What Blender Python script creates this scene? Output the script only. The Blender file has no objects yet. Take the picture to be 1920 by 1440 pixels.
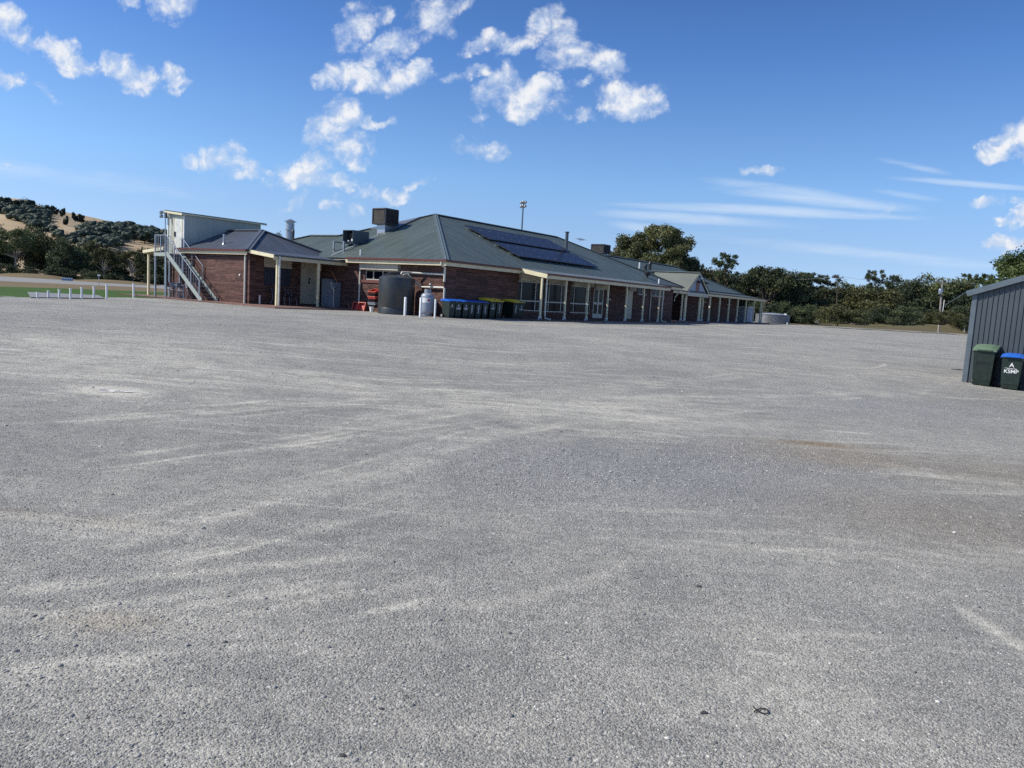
import bpy, math, random
import numpy as np
from mathutils import Vector, Matrix

# ---------------------------------------------------------------- camera, world, sun, exposure
sc = bpy.context.scene
EYE = 1.62
PITCH, ROLL, FPX = .1116, .0595, 1442.0
_F = np.array([0, math.cos(PITCH), -math.sin(PITCH)]); _U0 = np.array([0, math.sin(PITCH), math.cos(PITCH)]); _X0 = np.array([1., 0, 0])
_R = math.cos(ROLL)*_X0 + math.sin(ROLL)*_U0
_U = -math.sin(ROLL)*_X0 + math.cos(ROLL)*_U0
cam_d = bpy.data.cameras.new('camera'); cam = bpy.data.objects.new('camera', cam_d); sc.collection.objects.link(cam)
cam_d.sensor_width = 36; cam_d.lens = FPX/1920*36; cam_d.clip_start = .05; cam_d.clip_end = 9000
m = Matrix.Identity(4)
for i in range(3):
    m[i][0] = _R[i]; m[i][1] = _U[i]; m[i][2] = -_F[i]
m[2][3] = EYE
cam.matrix_world = m
sc.camera = cam

SUN_EL, SUN_DIR = 42.0, np.array([-.99, -.14])          # horizontal direction towards the sun
SUN_DIR = SUN_DIR/np.linalg.norm(SUN_DIR)
world = bpy.data.worlds.new("World"); sc.world = world; world.use_nodes = True
sun_d = bpy.data.lights.new('sun', 'SUN'); sun = bpy.data.objects.new('sun', sun_d); sc.collection.objects.link(sun)
sun_d.energy = 5.0; sun_d.angle = math.radians(.53); sun_d.color = (1.0, .94, .84)
e = math.radians(SUN_EL)
sv = Vector((SUN_DIR[0]*math.cos(e), SUN_DIR[1]*math.cos(e), math.sin(e)))
sun.rotation_euler = (-sv).to_track_quat('-Z', 'Y').to_euler(); sun.location = (0, 0, 60)
sc.view_settings.view_transform = 'Standard'; sc.view_settings.look = 'None'
sc.view_settings.exposure = 0.0; sc.view_settings.gamma = 1.0
sc.render.engine = 'CYCLES'
sc.cycles.use_denoising = False

def ray(u, v):                                           # world direction of a photo pixel, per metre of depth
    d = (u-960)/FPX*_R - (v-720)/FPX*_U + _F
    return d
def rd(u, v):
    d = ray(u, v); return d/d[1]

class NT:
    def __init__(s, tree): s.t = tree; s.n = tree.nodes; s.l = tree.links
    def node(s, typ, ins=None, **kw):
        n = s.n.new(typ)
        for k, v in kw.items(): setattr(n, k, v)
        if ins:
            for k, v in ins.items():
                if isinstance(v, bpy.types.NodeSocket): s.l.new(v, n.inputs[k])
                else: n.inputs[k].default_value = v
        return n
    def math(s, op, a, b=0.0, c=0.0, clamp=False):
        n = s.n.new('ShaderNodeMath'); n.operation = op; n.use_clamp = clamp
        for i, x in enumerate((a, b, c)):
            if isinstance(x, bpy.types.NodeSocket): s.l.new(x, n.inputs[i])
            else: n.inputs[i].default_value = x
        return n.outputs[0]
    def maprange(s, x, a, b, c=0., d=1., smooth=True):
        n = s.n.new('ShaderNodeMapRange'); n.interpolation_type = 'SMOOTHSTEP' if smooth else 'LINEAR'
        s.l.new(x, n.inputs[0])
        for i, v in zip((1, 2, 3, 4), (a, b, c, d)): n.inputs[i].default_value = v
        return n.outputs[0]
    def mix(s, f, a, b, blend='MIX'):
        n = s.n.new('ShaderNodeMix'); n.data_type = 'RGBA'; n.blend_type = blend; n.clamp_factor = True
        for k, x in ((0, f), (6, a), (7, b)):
            if isinstance(x, bpy.types.NodeSocket): s.l.new(x, n.inputs[k])
            else: n.inputs[k].default_value = x if k == 0 else (tuple(x)+(1,))[:4]
        return n.outputs[2]
    def noise(s, vec, scale, detail=3, rough=.55, dist=0.):
        n = s.n.new('ShaderNodeTexNoise'); s.l.new(vec, n.inputs['Vector'])
        n.inputs['Scale'].default_value = scale; n.inputs['Detail'].default_value = detail
        n.inputs['Roughness'].default_value = rough; n.inputs['Distortion'].default_value = dist
        return n

# sky: Nishita with cumulus and cirrus laid out by sky direction
w = NT(world.node_tree); w.n.clear()
sky = w.node('ShaderNodeTexSky', sky_type='NISHITA', sun_disc=False, sun_elevation=e, sun_rotation=math.atan2(SUN_DIR[0], SUN_DIR[1]))
sky.altitude = 300; sky.air_density = 1.0; sky.dust_density = .35; sky.ozone_density = 2.2
geo = w.node('ShaderNodeTexCoord')
lift = w.node('ShaderNodeVectorMath', {0: geo.outputs['Generated'], 1: (1., 1., .86), 2: (0, 0, .13)}, operation='MULTIPLY_ADD').outputs[0]
lift = w.node('ShaderNodeVectorMath', {0: lift}, operation='NORMALIZE').outputs[0]
w.l.new(lift, sky.inputs[0])
sep = w.node('ShaderNodeSeparateXYZ', {0: geo.outputs['Generated']})
yy = w.math('MAXIMUM', sep.outputs[1], .05)
cu = w.math('DIVIDE', sep.outputs[0], yy); cv = w.math('DIVIDE', sep.outputs[2], yy)
base = w.node('ShaderNodeCombineXYZ', {0: cu, 1: cv, 2: 0.}).outputs[0]
wn = w.noise(base, 26., 4, .6)
off = w.node('ShaderNodeVectorMath', {0: wn.outputs['Color'], 1: (.5, .5, .5)}, operation='SUBTRACT').outputs[0]
off = w.node('ShaderNodeVectorMath', {0: off, 'Scale': .05}, operation='SCALE').outputs[0]
warp = w.node('ShaderNodeVectorMath', {0: base, 1: off}, operation='ADD').outputs[0]
CUM = [(8,38,24,22,0,.9),(60,80,58,16,18,.9),(112,98,46,20,25,1),(152,122,30,13,25,.7),(215,128,24,18,30,.8),(252,148,34,22,20,.85),(242,116,14,14,0,.6),
 (325,145,22,20,-20,1),(20,148,24,14,0,.9),(84,176,24,6,25,.45),(328,8,32,24,0,1),(240,2,14,10,0,.6),
 (662,52,22,34,35,.8),(722,30,18,13,-30,.55),(812,26,32,32,20,.9),(862,12,30,12,-30,.6),(748,78,34,15,-35,.8),(704,102,34,17,-42,.8),(655,140,30,20,0,1),(620,152,26,10,0,.8),
 (700,152,50,18,0,1),(752,142,34,22,0,1),(792,134,22,14,-15,.75),
 (645,215,30,26,0,1),(620,238,30,22,0,.95),(690,232,30,9,-15,.8),(650,268,44,18,0,.8),(588,310,34,18,-20,1),(560,330,38,18,0,.95),(615,335,36,14,0,.85),(600,262,24,16,0,.6),
 (420,298,36,20,0,.7),(370,302,30,16,0,.5),(470,318,34,14,15,.75),(505,328,24,10,15,.75),(655,300,26,10,0,.6),
 (647,345,12,10,-40,.7),(680,352,15,9,-30,.7),(730,362,28,13,0,.75),(782,346,26,7,-30,.7),(620,382,17,10,-20,.65),(553,378,22,9,-35,.5),(666,388,14,9,-40,.5),(345,300,12,8,0,.4),
 (905,84,34,11,-27,.75),(878,142,40,9,-24,.7),(902,170,10,8,0,.4),(1015,48,36,22,-35,1),(965,82,26,14,-30,.75),(1062,72,22,26,20,.85),(1088,92,44,18,10,.85),(1136,120,32,19,10,.95),(1045,100,20,28,0,.6),
 (945,150,30,24,0,.85),(985,180,46,24,15,1),(1020,160,34,12,0,.95),(975,208,30,16,0,.95),(920,190,24,16,0,.7),(1052,186,20,8,0,.5),(1085,216,21,12,-15,.6),(1088,154,18,6,-15,.5),(902,222,16,7,0,.45),
 (1180,178,40,22,5,1.1),(1186,206,34,16,0,1.05),(1220,196,22,12,20,.8),(1145,192,20,8,0,.7),(1162,162,18,12,0,.9),
 (905,280,38,13,0,.62),(1425,311,28,8,-8,.55),(1668,398,10,7,-30,.5),
 (1890,268,36,19,-14,1.2),(1930,262,44,28,0,1.25),(1862,290,24,12,-8,1.05),(1888,459,38,10,-5,1.15),(1930,455,34,12,0,1.2),(1910,408,17,11,-35,.95),(1886,418,15,6,0,.7),(1940,412,20,16,0,.9),(1845,384,22,9,0,.55),(1900,378,36,9,-8,.4),(18,306,22,3,0,.4)]
CIR = [(1440,395,190,7,-4,.7),(1545,375,130,9,-1,.65),(1320,412,130,7,-3,.65),(1500,362,110,8,1,.55),(1205,427,40,6,0,.45),(1715,312,40,4,4,.4),(1830,346,100,4,-2,.5),(1700,366,40,4,2,.35),(1620,475,210,7,-1,.32),(120,330,160,10,0,.2)]
def field(lst, vec):                                     # soft maximum of many tilted ellipses
    acc = None; xyz = w.node('ShaderNodeSeparateXYZ', {0: vec}); v3_ = w.node('ShaderNodeCombineXYZ', {0: xyz.outputs[0], 1: xyz.outputs[1], 2: 1.}).outputs[0]
    for (u, v, rx, ry, ang, st) in lst:
        c = rd(u, v); an = -math.radians(ang) - ROLL; q_ = math.sqrt(st); A_x = q_*FPX/(rx*1.5); A_y = q_*FPX/(ry*1.5)
        e1 = (math.cos(an)*A_x, math.sin(an)*A_x); e2 = (-math.sin(an)*A_y, math.cos(an)*A_y)
        p1_ = w.node('ShaderNodeVectorMath', {0: v3_, 1: (e1[0], e1[1], -(e1[0]*c[0]+e1[1]*c[2]))}, operation='DOT_PRODUCT').outputs['Value']
        p1_ = w.math('MULTIPLY', p1_, p1_)
        p2_ = w.node('ShaderNodeVectorMath', {0: v3_, 1: (e2[0], e2[1], -(e2[0]*c[0]+e2[1]*c[2]))}, operation='DOT_PRODUCT').outputs['Value']
        d = w.math('SUBTRACT', st, w.math('MULTIPLY_ADD', p2_, p2_, p1_))
        acc = d if acc is None else w.math('SMOOTH_MAX', acc, d, .12)
    return acc
D1 = field(CUM, warp)
n1 = w.noise(base, 30., 10, .62, .35).outputs[0]
shf = w.node('ShaderNodeVectorMath', {0: base, 1: (-.007, .006, 0)}, operation='ADD').outputs[0]
n1s = w.noise(shf, 30., 6, .58, .35).outputs[0]
n2 = w.noise(base, 95., 6, .62, .3).outputs[0]
d1 = w.math('ADD', D1, w.math('MULTIPLY_ADD', n1, 3.1, -1.72))
d1 = w.math('ADD', d1, w.math('MULTIPLY_ADD', n2, .7, -.36))
a1 = w.maprange(d1, -.36, 1.1)
a1 = w.math('MULTIPLY', a1, w.maprange(D1, -.25, .25))
stre = w.node('ShaderNodeMapping', {0: base}, vector_type='POINT'); stre.inputs['Scale'].default_value = (5, 42, 1); stre.inputs['Rotation'].default_value = (0, 0, .1)
n3 = w.noise(stre.outputs[0], 1.6, 8, .62, .8).outputs[0]
D2 = field(CIR, base)
a2 = w.math('MULTIPLY', w.maprange(w.math('ADD', D2, w.math('MULTIPLY_ADD', n3, 1.3, -.6)), -.2, 1.2), .68)
front = w.maprange(sep.outputs[1], .05, .2)
a1 = w.math('MULTIPLY', a1, front); a2 = w.math('MULTIPLY', a2, front)
shade = w.maprange(w.math('ADD', w.math('MULTIPLY', d1, .45), w.math('MULTIPLY', w.math('SUBTRACT', n1, n1s), 3.2)), -.1, .85)
ccol = w.mix(shade, (5.6, 6.6, 8.3), (8.7, 8.8, 9.0))
tint = w.node('ShaderNodeValToRGB', {0: sep.outputs[2]}); te = tint.color_ramp.elements
TS = [(0, (.83,.76,.73)), (.08, (.74,.75,.78)), (.143, (.65,.78,.87)), (.29, (.365,.54,.78)), (.36, (.29,.45,.675)), (.7, (.26,.38,.56)), (1, (.26,.38,.55))]
te[0].position = 0; te[0].color = TS[0][1]+(1,); te[1].position = 1; te[1].color = TS[-1][1]+(1,)
for q_, c_ in TS[1:-1]: x_ = te.new(q_); x_.color = c_+(1,)
t2 = w.node('ShaderNodeVectorMath', {0: tint.outputs[0], 'Scale': 2.}, operation='SCALE').outputs[0]
hs = w.node('ShaderNodeVectorMath', {0: sky.outputs[0], 1: t2}, operation='MULTIPLY').outputs[0]
c2 = w.mix(a2, hs, (7.0, 8.0, 9.3))
c1 = w.mix(w.math('MULTIPLY', a1, .95), c2, ccol)
bg = w.node('ShaderNodeBackground', {0: c1, 1: .105})
out = w.node('ShaderNodeOutputWorld', {0: bg.outputs[0]})
world.cycles.sampling_method = 'MANUAL'; world.cycles.sample_map_resolution = 1024

# ---------------------------------------------------------------- ground shape
def hgt(x, y):
    t = np.clip((y - .6*x - 8)/22, 0, 1)
    return .45*t*t*(3-2*t)
def gp(u, v):                                            # where a photo pixel meets the ground
    d = rd(u, v); Y = 5.0
    for _ in range(60):
        h = float(hgt(d[0]*Y, Y)); Yn = (h-EYE)/d[2] if d[2] < -1e-5 else 400
        Y = .5*Y + .5*min(max(Yn, .5), 400)
    return np.array([d[0]*Y, Y, float(hgt(d[0]*Y, Y))])
def at(u, v, Y):
    d = rd(u, v); return np.array([d[0]*Y, Y, EYE + d[2]*Y])
TH = .6156; CX, CY, ZF = -3.684, 38.714, .505
AV = np.array([math.sin(TH), math.cos(TH), 0]); BV = np.array([-math.cos(TH), math.sin(TH), 0]); PHI = math.pi/2 - TH
def L(s, t, z=0.): p = np.array([CX, CY, ZF+z]) + AV*s + BV*t; return p

# ---------------------------------------------------------------- materials
def mat(name, col, rough=.6, metal=0., spec=.5, var=.12, scale=6., bump=0., bscale=40., coat=0.):
    M = bpy.data.materials.new(name); M.use_nodes = True; t = NT(M.node_tree); p = t.n['Principled BSDF']
    tc = t.node('ShaderNodeTexCoord').outputs['Object']
    nz = t.noise(tc, scale, 5, .6).outputs[0]
    f = t.maprange(nz, .3, .7, 1-var, 1+var)
    c = t.mix(1.0, col, t.node('ShaderNodeCombineColor', {0: f, 1: f, 2: f}).outputs[0], 'MULTIPLY')
    t.l.new(c, p.inputs['Base Color']); p.inputs['Roughness'].default_value = rough; p.inputs['Metallic'].default_value = metal
    p.inputs['Specular IOR Level'].default_value = spec; p.inputs['Coat Weight'].default_value = coat
    if bump:
        b = t.noise(tc, bscale, 3, .6).outputs[0]
        bn = t.node('ShaderNodeBump', {'Strength': bump, 'Distance': .01, 'Height': b}); t.l.new(bn.outputs[0], p.inputs['Normal'])
    return M
def rib_mat(name, col, axis, pitch, rough=.45, depth=.02, strength=.6, metal=0., streak=.17, spec=.5):
    M = bpy.data.materials.new(name); M.use_nodes = True; t = NT(M.node_tree); p = t.n['Principled BSDF']
    tc = t.node('ShaderNodeTexCoord').outputs['Object']; s = t.node('ShaderNodeSeparateXYZ', {0: tc})
    x = s.outputs[axis]
    ph = t.math('MULTIPLY', x, 2*math.pi/pitch); wv = t.math('SINE', ph)
    bn = t.node('ShaderNodeBump', {'Strength': strength, 'Distance': depth, 'Height': wv}); t.l.new(bn.outputs[0], p.inputs['Normal'])
    mp = t.node('ShaderNodeMapping', {0: tc}); sc_ = [.25, .25, .25]; sc_[axis] = 2.2; mp.inputs['Scale'].default_value = sc_
    n = t.noise(mp.outputs[0], 1.3, 4, .6).outputs[0]; n2_ = t.noise(tc, .5, 4, .6).outputs[0]
    f = t.math('ADD', t.maprange(n, .3, .7, 1-streak, 1+streak), t.maprange(n2_, .3, .7, -.08, .08))
    sheet = t.math('FRACT', t.math('DIVIDE', x, .762)); ed = t.maprange(sheet, .0, .03, .88, 1.)
    f = t.math('MULTIPLY', f, ed)
    c = t.mix(1., col, t.node('ShaderNodeCombineColor', {0: f, 1: f, 2: f}).outputs[0], 'MULTIPLY')
    t.l.new(c, p.inputs['Base Color']); p.inputs['Roughness'].default_value = rough; p.inputs['Metallic'].default_value = metal
    p.inputs['Specular IOR Level'].default_value = spec
    return M
def brick_mat():
    M = bpy.data.materials.new('brick'); M.use_nodes = True; t = NT(M.node_tree); p = t.n['Principled BSDF']
    tc = t.node('ShaderNodeTexCoord').outputs['Object']; s = t.node('ShaderNodeSeparateXYZ', {0: tc})
    xx = t.math('ADD', s.outputs[0], s.outputs[1])
    v = t.node('ShaderNodeCombineXYZ', {0: xx, 1: s.outputs[2], 2: 0.}).outputs[0]
    b = t.node('ShaderNodeTexBrick', {'Vector': v, 'Scale': 1., 'Brick Width': .24, 'Row Height': .086, 'Mortar Size': .009, 'Mortar Smooth': .2, 'Bias': .0}, offset=.5)
    b.inputs['Color1'].default_value = (.076, .031, .026, 1); b.inputs['Color2'].default_value = (.135, .057, .044, 1); b.inputs['Mortar'].default_value = (.165, .13, .11, 1)
    rowv = t.node('ShaderNodeCombineXYZ', {0: t.math('FLOOR', t.math('DIVIDE', xx, .9)), 1: t.math('FLOOR', t.math('DIVIDE', s.outputs[2], .086)), 2: 0.}).outputs[0]
    wn_ = t.node('ShaderNodeTexWhiteNoise', {0: rowv}).outputs[0]
    f = t.maprange(wn_, 0, 1, .68, 1.3, False); n = t.noise(tc, .8, 4, .6).outputs[0]
    f = t.math('MULTIPLY', f, t.maprange(n, .3, .7, .85, 1.12))
    c = t.mix(1., b.outputs[0], t.node('ShaderNodeCombineColor', {0: f, 1: f, 2: f}).outputs[0], 'MULTIPLY')
    t.l.new(c, p.inputs['Base Color']); p.inputs['Roughness'].default_value = .85; p.inputs['Specular IOR Level'].default_value = .3
    bn = t.node('ShaderNodeBump', {'Strength': .6, 'Distance': .008, 'Height': t.math('SUBTRACT', 1., b.outputs[1])}); t.l.new(bn.outputs[0], p.inputs['Normal'])
    return M
def leaf_mat(name, c0, c1, trans=.12):
    M = bpy.data.materials.new(name); M.use_nodes = True; t = NT(M.node_tree); p = t.n['Principled BSDF']
    a = t.node('ShaderNodeAttribute', attribute_name='tint').outputs['Fac']
    c = t.mix(a, c0, c1)
    oi = t.node('ShaderNodeObjectInfo').outputs['Random']
    hs_ = t.node('ShaderNodeHueSaturation', {'Hue': t.maprange(oi, 0, 1, .487, .513, False), 'Saturation': 1., 'Value': t.maprange(oi, 0, 1, .8, 1.25, False), 'Color': c}).outputs[0]
    t.l.new(hs_, p.inputs['Base Color']); p.inputs['Roughness'].default_value = .62; p.inputs['Specular IOR Level'].default_value = .3
    tr = t.node('ShaderNodeBsdfTranslucent', {0: hs_}); mx = t.node('ShaderNodeMixShader', {0: trans, 1: p.outputs[0], 2: tr.outputs[0]})
    t.l.new(mx.outputs[0], t.n['Material Output'].inputs[0])
    return M
M = {}
M['brick'] = brick_mat()
ROOFC = (.092, .118, .103)
M['roof_x'] = rib_mat('green corrugated roof', ROOFC, 0, .076)      # ribs run along t, profile repeats along s
M['roof_y'] = rib_mat('green corrugated roof end', ROOFC, 1, .076)
M['kroof_x'] = rib_mat('grey corrugated roof', (.078, .090, .112), 0, .076)
M['kroof_y'] = rib_mat('grey corrugated roof end', (.078, .090, .112), 1, .076)
M['cap'] = mat('roof capping', (.125, .155, .150), .4)
M['kcap'] = mat('grey capping', (.115, .125, .14), .4)
M['gutter'] = mat('red brown gutter', (.105, .024, .019), .5)
M['cream'] = mat('cream paint', (.68, .60, .40), .5, var=.07, scale=3)
M['post'] = mat('cream post paint', (.78, .70, .46), .45, var=.08, scale=5)
M['soffit'] = mat('soffit', (.42, .39, .32), .7)
M['shutter'] = rib_mat('shutter slats', (.50, .465, .36), 2, .09, .55, .006, .7)
M['door'] = mat('cream door', (.50, .46, .35), .5, var=.06, scale=2)
M['frame'] = mat('window frame', (.55, .54, .48), .4, var=.05)
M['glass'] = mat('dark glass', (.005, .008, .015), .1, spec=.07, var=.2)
M['mesh_screen'] = rib_mat('dark blue screen', (.022, .030, .055), 1, .07, .5, .01, .6)
M['mesh_screen_s'] = rib_mat('dark blue screen s', (.022, .030, .055), 0, .09, .5, .015, .8)
M['sill'] = mat('brick sill', (.16, .06, .05), .8)
M['steel'] = mat('galvanised steel', (.42, .44, .46), .38, .75, var=.2, scale=9)
M['stairgrey'] = mat('grey green stringer', (.36, .40, .36), .5, var=.08)
M['rail'] = mat('grey rail paint', (.30, .34, .40), .4, .3)
M['darkmetal'] = mat('dark tread', (.035, .037, .045), .6)
M['clad'] = rib_mat('cream cladding', (.60, .605, .53), 1, .3, .55, .006, .3, streak=.05)
M['clad_shaded'] = rib_mat('cream cladding shaded side', (.44, .46, .40), 0, .3, .55, .006, .3, streak=.05)  # same cream cladding, shade of the cabin's long side put into the colour
M['cabdoor'] = mat('weathered white door', (.66, .66, .60), .5, var=.14, scale=4)
M['paving'] = mat('red paving', (.20, .115, .09), .85, var=.3, scale=8)
M['panel'] = mat('solar cell', (.010, .013, .036), .35, .1, .2, var=.12, scale=3)
M['alu'] = mat('aluminium', (.55, .56, .58), .35, .8)
M['black'] = mat('black plastic', (.014, .014, .016), .45, var=.2)
M['cooler'] = rib_mat('cooler louvre', (.050, .042, .038), 2, .06, .55, .01, .6)
M['coolframe'] = mat('cooler frame', (.040, .038, .040), .5)
M['acgrey'] = mat('dark grey box', (.075, .095, .115), .45)
M['tank'] = None
M['white'] = mat('white paint', (.80, .80, .78), .45, var=.06, scale=7)
M['chalk'] = mat('pale chalk dust', (.62, .60, .56), .9, var=.25, scale=9)
M['pvc'] = mat('cream pvc', (.66, .63, .54), .4, var=.08)
M['gas'] = mat('silver grey cylinder', (.29, .32, .37), .4, .1, var=.06)
M['bin'] = mat('bin green', (.014, .028, .021), .5, var=.25, scale=9)
M['bin240'] = mat('bin dark green', (.011, .023, .015), .5, var=.3, scale=9)
M['lidblue'] = mat('blue lid', (.018, .13, .55), .35, var=.1)
M['lidyellow'] = mat('yellow lid', (.85, .62, .04), .4, var=.15)
M['lidolive'] = mat('faded yellow lid', (.62, .52, .14), .45, var=.15)
M['lidgreen'] = mat('pale green lid', (.125, .19, .12), .5, var=.12)
M['rubber'] = mat('rubber', (.02, .02, .02), .8)
M['wheel'] = mat('pale hub', (.35, .34, .31), .6)
M['red'] = mat('red plastic', (.42, .035, .025), .45, var=.3, scale=7)
M['redlight'] = mat('worn red edge', (.62, .17, .12), .5, var=.3, scale=9)
M['bark'] = mat('pale bark', (.34, .30, .25), .85, var=.35, scale=3)
M['barkdark'] = mat('dark bark', (.11, .085, .065), .9, var=.3, scale=3)
M['wood'] = mat('weathered pole', (.28, .26, .23), .85, var=.2, scale=3)
M['graybox'] = mat('grey cabinet', (.25, .27, .31), .5, var=.05)
M['concrete'] = mat('path concrete', (.22, .225, .23), .85, var=.1, scale=1.5)
M['shed'] = mat('shed sheet', (.060, .074, .084), .42, .1, var=.10, scale=1.2)
M['shedtrim'] = mat('shed trim', (.10, .125, .145), .4, .1)
M['whitetank'] = rib_mat('pale ribbed steel', (.44, .49, .58), 0, .12, .4, .02, .6, .2)
M['chair'] = mat('chair seat', (.05, .05, .06), .6)
M['blue'] = mat('blue paint', (.05, .13, .25), .5)
M['emblem_bg'] = mat('pale blue board', (.30, .34, .42), .6)
M['emblem_red'] = mat('red brown band', (.20, .09, .075), .6)
M['stone_dark'] = mat('dark stone', (.06, .06, .065), .8)
M['dirtgrass'] = None
M['leaf'] = leaf_mat('gum leaves', (.062, .078, .030), (.225, .24, .10))
M['leaf_olive'] = leaf_mat('olive leaves', (.052, .058, .023), (.172, .178, .070))
M['leaf_dark'] = leaf_mat('dark leaves', (.028, .042, .021), (.110, .132, .060))
M['leaf_bright'] = leaf_mat('bright leaves', (.035, .055, .016), (.125, .16, .05))
M['leaf_far'] = leaf_mat('far woodland leaves', (.016, .031, .024), (.060, .082, .052))

# ---------------------------------------------------------------- mesh helpers
COL = sc.collection
class MB:
    def __init__(s): s.v = []; s.f = []; s.x = Matrix.Identity(4); s.smooth = False
    def add(s, vs, fs):
        n = len(s.v); s.v += [tuple(s.x @ Vector(p)) for p in vs]; s.f += [tuple(i+n for i in f) for f in fs]; return s
    def box(s, x0, x1, y0, y1, z0, z1, bev=0.):
        if bev:
            b = bev; V = []
            for z, i in ((z0, b), (z0+b, 0), (z1-b, 0), (z1, b)):
                V += [(x0+i+b,y0+i,z),(x1-i-b,y0+i,z),(x1-i,y0+i+b,z),(x1-i,y1-i-b,z),(x1-i-b,y1-i,z),(x0+i+b,y1-i,z),(x0+i,y1-i-b,z),(x0+i,y0+i+b,z)]
            F = [tuple(range(7, -1, -1)), tuple(range(24, 32))]
            for k in range(3):
                for i in range(8): F.append((k*8+i, k*8+(i+1) % 8, (k+1)*8+(i+1) % 8, (k+1)*8+i))
            return s.add(V, F)
        return s.add([(x0,y0,z0),(x1,y0,z0),(x1,y1,z0),(x0,y1,z0),(x0,y0,z1),(x1,y0,z1),(x1,y1,z1),(x0,y1,z1)],
                     [(3,2,1,0),(4,5,6,7),(0,1,5,4),(1,2,6,5),(2,3,7,6),(3,0,4,7)])
    def taper(s, a, b, z0, z1):                          # a, b = (x0,x1,y0,y1) at bottom, top
        return s.add([(a[0],a[2],z0),(a[1],a[2],z0),(a[1],a[3],z0),(a[0],a[3],z0),(b[0],b[2],z1),(b[1],b[2],z1),(b[1],b[3],z1),(b[0],b[3],z1)],
                     [(3,2,1,0),(4,5,6,7),(0,1,5,4),(1,2,6,5),(2,3,7,6),(3,0,4,7)])
    def slab(s, poly, th=.04):                           # polygon in space, thickened straight down
        n = len(poly); V = [tuple(p) for p in poly] + [(p[0], p[1], p[2]-th) for p in poly]
        return s.add(V, [tuple(range(n)), tuple(range(2*n-1, n-1, -1))] + [(i, i+n, (i+1) % n+n, (i+1) % n) for i in range(n)])
    def tube(s, pts, r, n=8, caps=True):
        pts = [Vector(p) for p in pts]; rs = r if isinstance(r, (list, tuple)) else [r]*len(pts); V = []; F = []
        for i, p in enumerate(pts):
            d = (pts[min(i+1, len(pts)-1)] - pts[max(i-1, 0)]).normalized()
            ref = Vector((0, 0, 1)) if abs(d.z) < .95 else Vector((1, 0, 0))
            a = d.cross(ref).normalized(); b = d.cross(a)
            for k in range(n):
                q = 2*math.pi*(k+.5)/n; V.append(p + a*math.cos(q)*rs[i] + b*math.sin(q)*rs[i])
        for i in range(len(pts)-1):
            for k in range(n): F.append((i*n+k, i*n+(k+1) % n, (i+1)*n+(k+1) % n, (i+1)*n+k))
        if caps: F += [tuple(range(n-1, -1, -1)), tuple(range((len(pts)-1)*n, len(pts)*n))]
        return s.add(V, F)
    def lathe(s, prof, n=32, cx=0., cy=0.):              # prof = [(r, z)...]
        V = []; F = []
        for r, z in prof:
            for k in range(n):
                q = 2*math.pi*k/n; V.append((cx+r*math.cos(q), cy+r*math.sin(q), z))
        for i in range(len(prof)-1):
            for k in range(n): F.append((i*n+k, i*n+(k+1) % n, (i+1)*n+(k+1) % n, (i+1)*n+k))
        F += [tuple(range(n-1, -1, -1)), tuple(range((len(prof)-1)*n, len(prof)*n))]
        return s.add(V, F)
    def beam(s, p, q, w_, h_):                           # rectangular bar between two points
        p, q = Vector(p), Vector(q); d = (q-p).normalized()
        a = d.cross(Vector((0, 0, 1))); a = a.normalized() if a.length > .01 else Vector((1, 0, 0)); b = a.cross(d)
        V = [c + a*x*w_/2 + b*y*h_/2 for c in (p, q) for x, y in ((-1,-1),(1,-1),(1,1),(-1,1))]
        return s.add(V, [(3,2,1,0),(4,5,6,7),(0,1,5,4),(1,2,6,5),(2,3,7,6),(3,0,4,7)])
    def build(s, name, m_, parent=None, smooth=None):
        me = bpy.data.meshes.new(name); me.from_pydata(s.v, [], s.f); me.update()
        if m_: me.materials.append(m_)
        if smooth or (smooth is None and s.smooth):
            me.shade_smooth()
            try: me.set_sharp_from_angle(angle=math.radians(40))
            except Exception: pass
        o = bpy.data.objects.new(name, me); COL.objects.link(o)
        if parent: o.parent = parent
        return o
def tag(o, label=None, cat=None, group=None, kind=None):
    if label: o['label'] = label
    if cat: o['category'] = cat
    if group: o['group'] = group
    if kind: o['kind'] = kind
    return o
def empty(name, loc, rz=0., label=None, cat=None, group=None):
    o = bpy.data.objects.new(name, None); COL.objects.link(o); o.location = tuple(loc); o.rotation_euler = (0, 0, rz); o.empty_display_size = .2
    return tag(o, label, cat, group)
def copy_tree(o, parent=None):
    c = o.copy(); COL.objects.link(c)
    if parent: c.parent = parent
    for ch in list(o.children): copy_tree(ch, c)
    return c
def np_mesh(name, V, F, m_, parent=None, attr=None):      # F: (n,k) int array
    V = np.asarray(V, np.float32).reshape(-1, 3); F = np.asarray(F, np.int32); n, k = F.shape
    me = bpy.data.meshes.new(name); me.vertices.add(len(V)); me.vertices.foreach_set('co', V.ravel())
    me.loops.add(n*k); me.loops.foreach_set('vertex_index', F.ravel())
    me.polygons.add(n); me.polygons.foreach_set('loop_start', np.arange(0, n*k, k, dtype=np.int32)); me.polygons.foreach_set('loop_total', np.full(n, k, np.int32))
    me.update(calc_edges=True)
    for an, (ty, data) in (attr or {}).items():
        a = me.attributes.new(an, ty, 'POINT'); a.data.foreach_set('value' if ty == 'FLOAT' else 'color', np.asarray(data, np.float32).ravel())
    me.materials.append(m_)
    o = bpy.data.objects.new(name, me); COL.objects.link(o)
    if parent: o.parent = parent
    return o
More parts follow.
